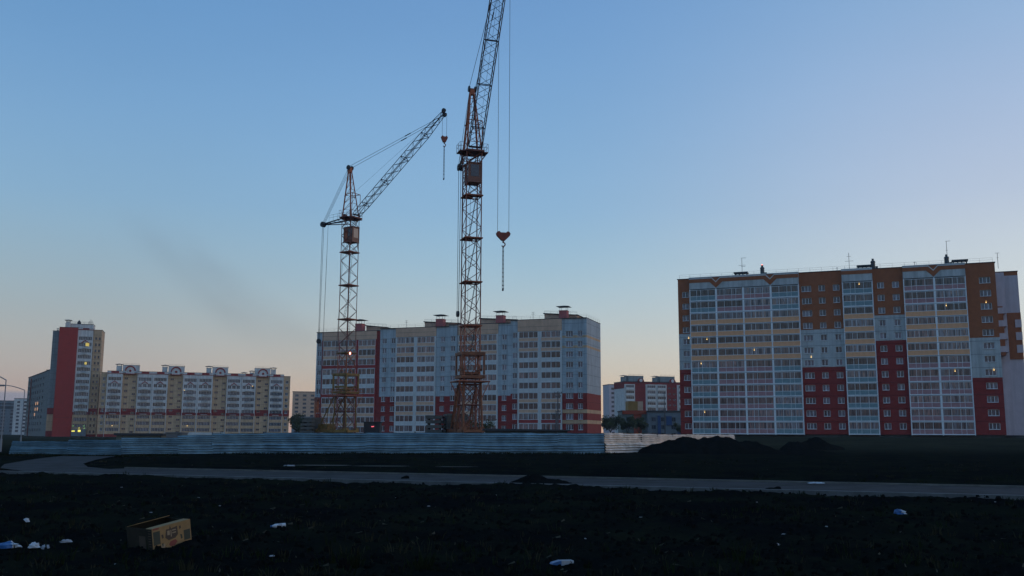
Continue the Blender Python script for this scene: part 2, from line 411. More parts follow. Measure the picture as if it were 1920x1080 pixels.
def make_ground():
    angs = [R(a) for a in [-180+i*6 for i in range(23)]]            # coarse behind the camera
    fa = -42.0; front = []
    while fa <= 42: front.append(R(fa)); fa += .16
    angs = [R(a) for a in range(-180, -44, 6)] + front + [R(a) for a in range(46, 180, 6)]
    rad = [1.0]
    while rad[-1] < 5200: rad.append(rad[-1]*(1.0125 if 7 < rad[-1] < 60 else 1.03))
    v = []; f = []
    for r in rad:
        for a in angs:
            x = r*math.sin(a); y = r*math.cos(a); v.append((x, y, height(x, y) if y > -5 else 0))
    n = len(angs)
    for i in range(len(rad)-1):
        for j in range(n):
            j2 = (j+1) % n; f.append((i*n+j, i*n+j2, (i+1)*n+j2, (i+1)*n+j))
    c = len(v); v.append((0, 0, 0))
    for j in range(n): f.append((c, (j+1) % n, j))
    me = bpy.data.meshes.new('ground'); me.from_pydata(v, [], f)
    me.polygons.foreach_set('use_smooth', [True]*len(f))
    mt = bpy.data.materials.new('soil'); mt.use_nodes = True
    t = mt.node_tree; nn = t.nodes; l = t.links; b = nn['Principled BSDF']
    b.inputs['Roughness'].default_value = 1.0; b.inputs['Specular IOR Level'].default_value = 0.
    tcn = nn.new('ShaderNodeTexCoord')
    def nz(s, d=6):
        q = nn.new('ShaderNodeTexNoise'); q.inputs['Scale'].default_value = s; q.inputs['Detail'].default_value = d; q.inputs['Roughness'].default_value = .7
        l.new(tcn.outputs['Object'], q.inputs['Vector']); return q.outputs[0]
    def mix(fac, a, c, lo, hi):
        mr = nn.new('ShaderNodeMapRange'); l.new(fac, mr.inputs[0]); mr.inputs[1].default_value = lo; mr.inputs[2].default_value = hi
        mx = nn.new('ShaderNodeMix'); mx.data_type = 'RGBA'; l.new(mr.outputs[0], mx.inputs[0])
        for s, vv in ((6, a), (7, c)):
            if isinstance(vv, tuple): mx.inputs[s].default_value = (*vv, 1)
            else: l.new(vv, mx.inputs[s])
        return mx.outputs[2]
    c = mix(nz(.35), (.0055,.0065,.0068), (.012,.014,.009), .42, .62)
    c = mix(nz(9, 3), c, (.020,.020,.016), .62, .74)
    # grassy rise in front of the far buildings
    sp = nn.new('ShaderNodeSeparateXYZ'); l.new(tcn.outputs['Object'], sp.inputs[0])
    far = mix(nz(.12), (.023,.023,.015), (.034,.033,.021), .4, .6)
    c = mix(sp.outputs[1], c, far, 85., 150.)
    l.new(c, b.inputs['Base Color'])
    bp = nn.new('ShaderNodeBump'); bp.inputs['Strength'].default_value = .9; bp.inputs['Distance'].default_value = .06
    l.new(nz(4, 8), bp.inputs['Height']); l.new(bp.outputs[0], b.inputs['Normal'])
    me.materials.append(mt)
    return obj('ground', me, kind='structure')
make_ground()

def strip(name, path, w0, w1, z, m, zt=None):
    """a ribbon along a path between offsets w0 and w1 (left side positive)"""
    mb = MB(); P = [Vector((x, y, 0)) for x, y in path]; rows = []
    fine = []
    for a, b in zip(P, P[1:]):
        n = max(1, int((b-a).length/1.5)); fine += [a+(b-a)*k/n for k in range(n)]
    fine.append(P[-1])
    for i, p in enumerate(fine):
        d = (fine[min(i+1, len(fine)-1)]-fine[max(i-1, 0)]).normalized(); nrm = Vector((-d.y, d.x, 0))
        rows.append((p+nrm*w0, p+nrm*w1))
    for (a, b), (c, d) in zip(rows, rows[1:]):
        if zt is None: mb.quad((a.x,a.y,z), (c.x,c.y,z), (d.x,d.y,z), (b.x,b.y,z))
        else:
            mb.quad((a.x,a.y,zt), (c.x,c.y,zt), (d.x,d.y,zt), (b.x,b.y,zt))
            mb.quad((a.x,a.y,z), (c.x,c.y,z), (c.x,c.y,zt), (a.x,a.y,zt)); mb.quad((d.x,d.y,z), (b.x,b.y,z), (b.x,b.y,zt), (d.x,d.y,zt))
    return mb.build(name, m, kind='structure')
def muddy():
    mt = M['asphalt']; t = mt.node_tree; n = t.nodes; l = t.links; b = n['Principled BSDF']; src = b.inputs['Base Color'].links[0].from_socket
    tcn = n.new('ShaderNodeTexCoord'); q = n.new('ShaderNodeTexNoise'); q.inputs['Scale'].default_value = .55; q.inputs['Detail'].default_value = 9; q.inputs['Roughness'].default_value = .75; l.new(tcn.outputs['Object'], q.inputs['Vector'])
    r = n.new('ShaderNodeMapRange'); l.new(q.outputs[0], r.inputs[0]); r.inputs[1].default_value = .46; r.inputs[2].default_value = .66; r.inputs[4].default_value = .85
    x = n.new('ShaderNodeMix'); x.data_type = 'RGBA'; l.new(r.outputs[0], x.inputs[0]); l.new(src, x.inputs[6]); x.inputs[7].default_value = (.013, .0125, .011, 1); l.new(x.outputs[2], b.inputs['Base Color'])
muddy()
strip('road', ROAD, -3.3, 3.3, .004, 'asphalt')
strip('side_road', SIDE, -1.9, 1.9, .010, 'asphalt')
strip('kerb', ROAD, -3.55, -3.3, -.06, 'kerb', zt=.11)
def kerb_far():
    strip('kerb', ROAD, 3.3, 3.5, -.06, 'concrete_dark', zt=.06)
kerb_far()

# ------------------------------------------------------------------ the wide apartment block on the right
def right_block():
    A = (41.8, 225.2); a = math.atan2(-20.8, 52.2)
    root = empty('apartment_building', (A[0], A[1], 0), a, label='widest block, at right, brown on top and dark red below with glazed balconies', cat='building')
    B0 = 2.0; TOP = B0+12*FH; RF = 38.0; D = 13.0
    secs = [(-2.9, 0, 'W'), (0, 24.6, 'B'), (24.6, 33.8, 'W'), (33.8, 40.15, 'B'), (40.15, 46.35, 'W'), (46.35, 58.65, 'B'), (58.65, 64.4, 'W')]
    # (window columns: centre, width), floor where white begins, floor where brown begins (from below)
    cols = {0: ([(-1.15, 1.5)], 5, 8), 2: ([(26.15, 2.05), (29.45, 1.35), (32.5, 1.35)], 5, 8), 4: ([(41.75, 1.35), (44.8, 1.35)], 7, 9), 6: ([(62.3, 2.1)], 4, 7)}
    lay = ['white_panel', 'red_wall', 'brown_wall', 'roof_dark', 'plinth']
    for i, (x0, x1, k) in enumerate(secs):
        mb = MB()
        if k == 'W':
            wc, f1, f2 = cols[i]; zr = B0+f1*FH+.75; zb = B0+f2*FH+.75
            if i == 6: zr = 13.85; zb = 22.2
            if i == 4: zr = 22.2; zb = 27.7
            if i in (0, 2): zr = 16.75; zb = 25.1
            holes = [(c-w/2, c+w/2, B0+fl*FH+1.18, B0+fl*FH+2.5) for c, w in wc for fl in range(12)]
            cut_wall(mb, x0, x1, B0, RF, 0, holes, lambda xc, zc: 1 if zc < zr else (0 if zc < zb else 2), mrev=0, zs=(zr, zb))
            for (p, q, r, s) in holes:
                window(root, p, r, q-p, s-r, leaves=3 if q-p > 1.8 else 2)
        else:
            mb.quad((x0, .0, B0), (x1, .0, B0), (x1, .0, RF), (x0, .0, RF), 0)
        mb.build('wall', lay, root)
    def shell(mb):
        mb.quad((-2.9,0,B0), (-2.9,0,RF), (-2.9,D,RF), (-2.9,D,B0), 2)
        mb.quad((64.4,0,B0), (64.4,D,B0), (64.4,D,RF), (64.4,0,RF), 5)
        mb.quad((-2.9,D,B0), (-2.9,D,RF), (64.4,D,RF), (64.4,D,B0), 0)
        mb.box(-2.6, 64.1, .3, D-.3, .2, B0, 4)  # recessed base, its dark colour standing in for shade under the balconies
    small('wall', root, lay+['pale_side'], shell)
    small('roof', root, ['roof_dark'], lambda mb: (mb.box(-3.05, 64.55, -.12, D+.1, RF, RF+.16), ))
    mull = (.26, .42, .71)
    gcount = 0
    lit = {(0,0,7), (0,0,5), (0,2,6), (0,0,1), (2,1,9), (1,0,11), (2,1,4)}
    for si, (x0, x1, nb) in enumerate([(0, 24.6, 4), (33.8, 40.15, 1), (46.35, 58.65, 2)]):
        bw = (x1-x0)/nb
        for b in range(nb):
            for fl in range(12):
                if 6 <= fl <= 9: pc = 'yellow_panel'
                elif si == 0: pc = 'pink_panel' if b in (1, 2) else 'blue_panel'
                elif si == 1: pc = 'blue_panel'
                else: pc = 'pink_panel'
                z = B0+fl*FH
                pn = 'pane_pink' if (b in (1, 2) and si == 0 and fl < 6) or si == 2 and b == 0 else 'pane_loggia'
                yl = pc == 'yellow_panel'
                o = balcony(root, x0+b*bw+.12, z, bw-.24, 1.52, 1.05 if yl else .95, .10 if yl else .20, 0, pc, pn, mull if b % 2 == 0 or nb == 1 else (.29, .58, .74), 1.0 if yl else .9)
                if (si, b, fl) in lit: glow(o, (bw-.24)*random.uniform(.3, .8), -.95 if not yl else -1.06, 2.15)
        def posts(mb, x0=x0, x1=x1, nb=nb, bw=bw):
            for b in range(nb+1):
                c = x0+b*bw; mb.box(max(x0, c-.12), min(x1, c+.12), -1.02, 0, B0-.1, TOP+.05, 0)
        small('pillar', root, ['frame_white'], posts)
        vs = {0: (6.2, 18.4), 1: (), 2: (52.45,)}[si]
        def attic(mb, x0=x0, x1=x1, vs=vs):
            mb.box(x0, x1, -1.0, 0, TOP+.052, RF-.02, 0)
            if not vs:
                mb.box(x0-.02, x1+.02, -1.06, -.9, 36.95, 37.75, 1); mb.box(x0-.05, x1+.05, -1.10, -.9, 37.75, RF+.22, 2); return
            low = [(x0-.02, 36.9)]; up = [(x0-.02, 37.72)]
            for v in vs:
                low += [(v-1.45, 36.9), (v, 35.5), (v+1.45, 36.9)]; up += [(v-.95, 37.72), (v, 36.75), (v+.95, 37.72)]
            low.append((x1+.02, 36.9)); up.append((x1+.02, 37.72))
            edges = list(zip(low, up))
            for (l0, u0_), (l1, u1_) in zip(edges, edges[1:]): mb.prism([l0, l1, u1_, u0_], -1.06, -1.0, 1)
            up2 = [(p[0], p[1]+.26) for p in up]
            for (l0, u0_), (l1, u1_) in zip(list(zip(up, up2)), list(zip(up, up2))[1:]): mb.prism([l0, l1, u1_, u0_], -1.11, -1.0, 2)
            for v in vs: mb.prism([(v-.95, 37.98), (v, 37.01), (v+.95, 37.98)], -1.05, -1.0, 1)
            mb.box(x0-.05, x1+.05, -1.16, 0, RF+.0, RF+.18, 2)
        small('attic', root, ['white_panel', 'brown_wall', 'white_plain'], attic)
    # lit window lamps
    for x, z in ((-.6, 24.1), (26.6, 19.0), (62.3, 29.6), (62.9, 15.4)): glow(root, x, -.02, z, r=.10)
    # roof fittings
    for x in (11.55, 38.6, 57.9):
        small('roof_vent', root, ['cap_metal'], lambda mb, x=x: (mb.box(x-1.6, x+1.6, 1.2, 3.4, RF+1.0, RF+1.25), [mb.box(x+q-.1, x+q+.1, 1.5, 3., RF+.16, RF+1.0) for q in (-1.3, -.4, .4, 1.3)]))
    for j, x in enumerate((16.5, 40.4, 55.3)):
        def stack(mb, x=x):
            mb.bar((x,1.2,RF+.16), (x,1.2,RF+1.5), .48, 0, 10); mb.bar((x,1.2,RF+1.5), (x,1.2,RF+1.62), .30, 1, 10); mb.bar((x,1.2,RF+1.62), (x,1.2,RF+2.0), .55, 0, 10, .45)
            mb.bar((x,1.2,RF+2.0), (x,1.2,RF+2.5), .26, 0, 8); mb.box(x+.5, x+1.0, .9, 1.6, RF+.16, RF+.75, 0)
        o = small('roof_stack', root, ['cap_metal', 'grey_metal'], stack)
        if j == 0:
            small('warning_lamp', o, ['lamp_red'], lambda mb, x=x: mb.bar((x,1.1,RF+2.52), (x,1.1,RF+2.7), .13, 0, 8), label='red warning lamp glowing on top of the stack')
    antenna(root, 11.8, 2.2, RF+.16, 4.5, [(1., 1.2, .4), (.62, 1.6, 0), (.55, 1.0, .3)])
    antenna(root, 35.4, 2.2, RF+.16, 4.2, [(.8, .9, 0), (.55, 1.8, 0)])
    antenna(root, 55.5, 2.2, RF+1.6, 4.0, [(1., 1.0, .3), (.5, .5, 0)])
    antenna(root, 65.6, 6.0, RF-.4, 3.4, [(1., .9, 0), (.7, .4, 0)])
    antenna(root, 32.8, 2.0, RF+.16, 1.0, [(.9, .5, 0)])
    antenna(root, 48.9, 2.0, RF+.16, 1.3, [(.9, .6, 0)])
    def rl(mb): railing(mb, [(-2.6, .6), (64.1, .6)], 1.0, RF+.16, r=.02)
    small('roof_railing', root, ['grey_metal'], rl)
    # corner wing, set back to the right
    def wing(mb):
        E_ = 69.9
        mb.box(64.42, E_, 12.5, 25, B0, 36.9, 0)
        mb.box(64.42, E_, 12.5, 25, 36.9, 37.75, 1); mb.box(64.3, E_+.1, 12.35, 25.1, 37.75, 37.9, 2)
        mb.box(64.6, E_-.1, 12.6, 25, .2, B0, 3)
        mb.box(67.0, E_+.02, 12.3, 12.5, 18.4, 28.6, 1); mb.box(E_+.001, E_+.05, 12.5, 24.9, 18.4, 28.6, 1)
        mb.box(64.41, 66.0, 7., 12.4, 18.9, 29.5, 1)
        for k in range(4): mb.box(64.41, 66.6, 6.9, 12.3, 19.6+k*FH, 20.9+k*FH, 0)
        for k in range(3): mb.box(68.7, E_+.06, 12.1, 12.29, 19.8+k*FH, 21.5+k*FH, 0)
        mb.box(64.41, 66.9, 9.5, 12.45, B0, 37.3, 0); mb.box(64.35, 67.0, 9.4, 12.45, 37.3, 37.42, 2)
    small('wing', root, ['pale_side', 'brown_wall', 'roof_dark', 'plinth'], wing)
    return root
right_block()

# ------------------------------------------------------------------ the middle apartment block behind the cranes
def middle_block():
    A = (-54.2, 285.4); a = math.atan2(-23.8, 69.3)
    root = empty('apartment_building', (A[0], A[1], 0), a, label='white and beige block right behind the two cranes, with red walls at its foot', cat='building')
    D = 15.5
    lay = ['white_panel_mid', 'red_wall', 'beige_panel', 'roof_dark', 'yellow_wall']
    secs = [  # x0, x1, dz, roof, window columns, balconies (x, w), red strip
        (-3.7, 17.1, -.9, 31.3, [(-2.75, 1.3)], [(-1.4, 5.3), (4.2, 5.3), (10.2, 5.5)], (15.85, 17.1)),
        (17.1, 38.6, -.5, 31.8, [(18.5, 1.25), (21.3, 1.25), (36.7, 1.3)], [(22.5, 5.5), (28.85, 5.5)], None),
        (38.6, 57.0, -.4, 32.2, [(39.8, 1.3), (55.15, 1.3)], [(41.6, 5.4), (47.6, 5.4)], None),
        (57.0, 78.6, 0., 32.9, [(58.2, 1.25), (73.75, 2.0), (76.75, 1.3)], [(59.45, 5.5), (65.85, 5.5)], None)]
    GT = 29.62
    cnt = 0
    for si, (x0, x1, dz, roof, wc, bal, rs) in enumerate(secs):
        zr = 12.25 if si < 3 else 12.75
        mb = MB(); holes = []
        bx0 = min(b[0] for b in bal)-.05; bx1 = max(b[0]+b[1] for b in bal)+.05
        for c, w in wc:
            for i in range(10):
                zt = GT+dz-i*FH-.12; holes.append((c-w/2, c+w/2, zt-1.5, zt))
        def mf(xc, zc):
            if rs and xc > rs[0]: return 1
            if bx0 < xc < bx1:
                if zc > GT+dz+.3: return 2
                return 2 if zc < 2.5 and si != 3 else 0
            if zc < zr:
                if si == 3 and xc > 71.4 and (GT-FH*7-1.75 < zc+1. < GT-FH*7-.9+.1 or GT-FH*8-1.75 < zc+1. < GT-FH*8-.9+.1): return 4
                return 1
            if si == 3 and xc > 71.4 and (27.65 < zc < 28.3 or 24.9 < zc < 25.55): return 4
            return 0
        zs = [zr, GT+dz+.3, 2.5]
        if si == 3: zs += [27.65, 28.3, 24.9, 25.55] + [GT-FH*k-1.75-1 for k in (7, 8)] + [GT-FH*k-.8-1 for k in (7, 8)]
        cut_wall(mb, x0, x1, 0, roof, 0, holes, mf, mrev=0, xs=[bx0, bx1, 71.4]+(list(rs) if rs else []), zs=zs)
        mb.build('wall', lay, root)
        for (p, q, r, s) in holes: window(root, p, r, q-p, s-r, leaves=3 if q-p > 1.8 else 2)
        for bi, (bx, bw) in enumerate(bal):
            for i in range(10):
                if si == 0: pc = ['beige_panel','beige_panel','red_trim','white_plain','white_plain','red_trim','beige_panel','beige_panel','beige_panel','red_trim'][i]
                elif si == 3: pc = ['beige_panel','beige_panel','white_plain','white_plain','white_plain','white_plain','beige_panel','beige_panel','red_trim','red_trim'][i]
                elif si == 2: pc = ['beige_panel','beige_panel','white_plain','white_plain','white_plain','white_plain','beige_panel','beige_panel','white_plain','white_plain'][i]
                else: pc = ['beige_panel','beige_panel','white_plain','white_plain','white_plain','white_plain','beige_panel','beige_panel','white_plain','white_plain'][i]
                z = GT+dz-i*FH-1.7-1.0
                balcony(root, bx, z, bw, 1.72, .90, .08, 0, pc, 'pane_pink' if (cnt*7+i) % 3 else 'pane_loggia', (.24, .49, .52, .76), .22)
            cnt += 1
        def piers(mb, bal=bal, dz=dz, si=si):
            for k, (bx, bw) in enumerate(bal):
                if k: mb.box(bal[k-1][0]+bal[k-1][1], bx, -.26, 0, .0, GT+dz+.1, 1 if si == 0 else 0)
            mb.box(bal[0][0]-.35, bal[0][0], -.26, 0, 0, GT+dz+.1, 1 if si == 0 else 0)
            mb.box(bal[-1][0]+bal[-1][1], bal[-1][0]+bal[-1][1]+.35, -.26, 0, 0, GT+dz+.1, 1 if si == 0 else 0)
        small('pier', root, ['white_plain', 'red_trim'], piers)
        def att(mb, bx0=bx0, bx1=bx1, dz=dz, roof=roof):
            mb.box(bx0-.3, bx1+.3, -.30, 0, GT+dz+.102, roof-.03, 0); mb.box(bx0-.32, bx1+.32, -.31, -.29, GT+dz+1.3, GT+dz+1.36, 1)
        small('attic', root, ['beige_panel', 'roof_dark'], att)
        small('roof', root, ['roof_dark'], lambda mb, x0=x0, x1=x1, roof=roof: mb.box(x0-.05+(.0 if x0 < 0 else .06), x1+.05, -.34, D+.1, roof, roof+.15))
        def rl(mb, x0=x0, x1=x1, roof=roof):
            railing(mb, [(x0+.3, .4), (x1-.1, .4)], .95, roof+.15, r=.022)
            if x1 > 78: railing(mb, [(x1-.1, .4), (x1-.1, D-.5)], .95, roof+.15, r=.022)
        small('roof_railing', root, ['grey_metal'], rl)
    def shell(mb):
        x = 78.6; zs = [0, 9.05-1.0, 9.9-1.0, 10.2, 12.75, 24.9, 25.55, 27.65, 28.3, 32.9]
        s = [0, GT-FH*8-1.75-1, GT-FH*8-.8-1, GT-FH*7-1.75-1, GT-FH*7-.8-1, 12.75, 24.9, 25.55, 27.65, 28.3, 32.9]; c = [1, 4, 1, 4, 1, 0, 4, 0, 4, 0]
        for k in range(len(c)): mb.quad((x,0,s[k]), (x,D,s[k]), (x,D,s[k+1]), (x,0,s[k+1]), c[k])
        mb.quad((-3.7,0,0), (-3.7,0,31.3), (-3.7,D,31.3), (-3.7,D,0), 0)
        mb.quad((-3.7,D,0), (-3.7,D,31.3), (x,D,31.3), (x,D,0), 0)
        for xx, z0, z1 in ((17.1, 31.3, 31.8), (38.6, 31.8, 32.2), (57.0, 32.2, 32.9)): mb.quad((xx,0,z0), (xx,0,z1), (xx,D,z1), (xx,D,z0), 0)
    small('wall', root, lay, shell)
    # lift rooms, brick flues with sheet caps
    for (fx, roof, x0, x1) in ((8.9, 31.3, 9.9, 16.5), (34.7, 31.8, 28.8, 39.4), (53.0, 32.2, 46.0, 57.0), (71.4, 32.9, 65.2, 74.6)):
        def pent(mb, x0=x0, x1=x1, roof=roof):
            mb.prism([(x0, roof+.15), (x1, roof+.15), (x1, roof+1.5), (x0+.2, roof+2.0), (x0, roof+2.2)], 5, 11, 0)
            mb.prism([(x0-.3, roof+2.15), (x1+.3, roof+1.45), (x1+.3, roof+1.6), (x0-.3, roof+2.4)], 4.7, 11.3, 1)
            for k in range(6):
                xx = x0+(x1-x0)*k/5; mb.bar((xx, 4.9, roof+1.6), (xx, 4.9, roof+3.0-.5*k/5), .022, 2)
            mb.bar((x0, 4.9, roof+3.0), (x1, 4.9, roof+2.5), .022, 2); mb.bar((x0, 4.9, roof+2.75), (x1, 4.9, roof+2.2), .022, 2)
        small('lift_room', root, ['beige_panel', 'roof_dark', 'grey_metal'], pent)
        vent_cap(root, fx, 3., roof+.15, 2.3, 2.2, 3.5, wall='salmon', lift=1.15)
    for x, z in ((44.9, 32.1), (62.2, 32.9), (23.4, 31.9)): antenna(root, x, 4, z, 2.6, [(1., .8, 0), (.8, 1.1, 0)])
    return root
middle_block()

# ------------------------------------------------------------------ left long block with round gables
def left_block():
    A = (-176.1, 433.9); a = math.atan2(22.3, 68.5)
    root = empty('apartment_building', (A[0], A[1], 0), a, label='long yellow and white block with a red belt and four round gables on its roof', cat='building')
    H9 = 2.79; RF = 28.3; D = 14
    bays = [-3.8, 8.8, 15.3, 28.2, 34.7, 47.3, 53.8, 66.4]; bw = 6.4
    yel = [(2.4, 8.8), (21.8, 28.2), (41.1, 47.3), (60.1, 66.4)]
    lay = ['yellow_wall', 'red_wall', 'white_far', 'roof_dark']
    mb = MB(); holes = []
    for x0, x1 in yel:
        for i in range(9):
            zt = 26.3-i*H9
            for k in (0, 1):
                cx = x0+1.7+k*3.3; z = zt-k*1.35
                if z-1 < .3: continue
                holes.append((cx-.75, cx+.75, z-.95, z))
    for i in range(9): holes.append((73.7, 75.0, 24.9-i*H9, 26.3-i*H9)); holes.append((-5.6, -4.5, 24.9-i*H9, 26.3-i*H9))
    cut_wall(mb, -6.4, 75.9, 0, RF, 0, holes, lambda x, z: 1 if 9.7 < z < 12.5 or z < 1.2 else 0, mrev=0, zs=(9.7, 12.5, 1.2))
    mb.quad((75.9,0,0), (75.9,D,0), (75.9,D,RF), (75.9,0,RF), 0); mb.quad((-6.4,0,0), (-6.4,0,RF), (-6.4,D,RF), (-6.4,D,0), 0); mb.quad((-6.4,D,0), (-6.4,D,RF), (75.9,D,RF), (75.9,D,0), 0)
    mb.build('wall', lay, root)
    for n, (p, q, r, s) in enumerate(holes): window(root, p, r, q-p, s-r, leaves=2, frame='beige_panel' if q-p > 1.4 else 'frame_white', pane='pane_far')
    for bi, bx in enumerate(bays):
        def block(mb, bx=bx, bi=bi):
            hs = []
            for i in range(9): hs.append((bx+.55, bx+bw-.55, 24.85-i*H9, 26.35-i*H9))
            cut_wall(mb, bx, bx+bw, 0, 27.9, -.9, hs, lambda x, z: 1 if 9.7 < z < 10.9 or z < 1.2 else (2 if z > 10.9 else 0), reveal=.2, mrev=0, zs=(9.7, 10.9, 1.2))
            mb.quad((bx,-.9,0), (bx,-.9,27.9), (bx,0,27.9), (bx,0,0), 2); mb.quad((bx+bw,-.9,0), (bx+bw,0,0), (bx+bw,0,27.9), (bx+bw,-.9,27.9), 2)
            mb.box(bx+bw-.18, bx+bw, -1.0, -.9, 0, 27.9, 2); mb.box(bx, bx+.18, -1.0, -.9, 0, 27.9, 2)
        small('bay', root, lay, block)
        for i in range(9):
            z = 24.85-i*H9
            key = ('lb', i in (1,), i in (0, 6, 7, 8) or i == 1)
            if key not in MESH:
                f = MB(); w = bw-1.1
                for k in range(9): f.box(w*k/8-.05 if k else 0, w*k/8+.05 if k < 8 else w, -.78, -.72, 0, 1.5, 0)
                f.box(0, w, -.78, -.73, 1.42, 1.5, 0)
                if not key[2]:
                    for k in range(9): f.bar((w*.25+w*.5*k/8, -1.25, -.75), (w*.25+w*.5*k/8, -1.25, .1), .035, 1)
                    f.box(w*.22, w*.78, -1.32, -.9, -.95, -.75, 0); f.box(w*.23, w*.77, -1.30, -1.2, .1, .17, 1)
                if key[1]:
                    f.prism([(w*.24, 1.3), (w*.5, 2.35), (w*.76, 1.3), (w*.76, 1.62), (w*.5, 2.75), (w*.24, 1.62)], -1.15, -.9, 2)
                    f.box(w*.28, w*.34, -1.15, -.9, -.7, 1.35, 0); f.box(w*.66, w*.72, -1.15, -.9, -.7, 1.35, 0)
                    f.box(w*.22, w*.78, -1.35, -.9, -1.0, -.7, 0)
                me = bpy.data.meshes.new('balcony'); me.from_pydata(f.v, [], f.f)
                for x in ('white_far', 'dark_metal', 'red_trim'): me.materials.append(M[x])
                me.polygons.foreach_set('material_index', f.m)
                p = MB(); p.box(0.02, w-.02, -.75, -.74, .02, 1.42)
                mp = bpy.data.meshes.new('glazing'); mp.from_pydata(p.v, [], p.f); mp.materials.append(M['pane_far'])
                MESH[key] = (me, mp)
            me, mp = MESH[key]
            o = obj('balcony', me, root, (bx+.55, 0, z)); obj('glazing', mp, o)
    def cornice(mb):
        mb.box(-6.5, 76, -.06, D+.1, RF, RF+.12, 2)
        for i, bx in enumerate(bays):
            mb.box(bx-.1, bx+bw+.1, -1.06, -.0, 27.9, 28.15, 0); mb.box(bx-.05, bx+bw+.05, -1.0, 0, 28.15, 29.0, 1)
            mb.box(bx+1.6, bx+bw-1.6, -1.05, -.98, 28.2, 28.95, 0)
            mb.box(bx-.1, bx+bw+.1, -1.1, .4, 29.0, 29.1, 2)
    small('cornice', root, ['red_trim', 'white_far', 'roof_dark'], cornice)
    for i, (x0, x1) in enumerate(yel):
        c = (x0+x1)/2
        def g(mb, c=c):
            def disc(r, y0, y1, m, zc=29.2, n=20):
                mb.prism([(c+r*math.cos(t*2*math.pi/n), zc+r*math.sin(t*2*math.pi/n)) for t in range(n)][::-1], y0, y1, m)
            n = 16; ro, ri = 2.3, 1.75
            for k in range(n):
                t0 = math.pi*k/n; t1 = math.pi*(k+1)/n
                P = lambda r, t: (c+r*math.cos(t), 29.2+r*math.sin(t))
                mb.prism([P(ri, t0), P(ro, t0), P(ro, t1), P(ri, t1)][::-1], -1.3, -.6, 0)
            pts = [(c+ri*math.cos(math.pi*k/n), 29.2+ri*math.sin(math.pi*k/n)) for k in range(n+1)]
            mb.prism(([(c-ri, 28.0)] + pts[::-1] + [(c+ri, 28.0)])[::-1], -1.1, -.7, 1)
            disc(.52, -1.2, -1.09, 0)
            mb.box(c-2.5, c+2.5, -1.3, -.02, 27.7, 28.0, 0)
        small('gable', root, ['red_trim', 'white_far'], g)
        s = -1 if i < 3 else 1
        def pent(mb, c=c, s=s):
            mb.box(c-3.4, c+3.5, 2, 8, RF+.12, 31.9, 0); mb.box(c-3.5, c+3.6, 1.9, 8.1, 31.9, 32.0, 1)
            railing(mb, [(c-3.3, 2.1), (c+3.4, 2.1)], .7, 32.0, 2, 3, .03)
        small('lift_room', root, ['white_far', 'roof_dark', 'grey_metal'], pent)
        vent_cap(root, c+s*5.0, 4, RF+.12, 3.1, 2.2, 3.3, wall='white_far')
    vent_cap(root, 58.5, 4, RF+.12, 1.4, 1.8, 2.8, wall='white_far'); vent_cap(root, 55, 4, RF+.12, .6, 1.8, 2.8, wall='white_far')
    for x, z in ((-.5, 4.9), (28.9, 21.), (31.0, 5.0), (58.8, 23.4)): glow(root, x, -.84, z, r=.2)
    return root
left_block()

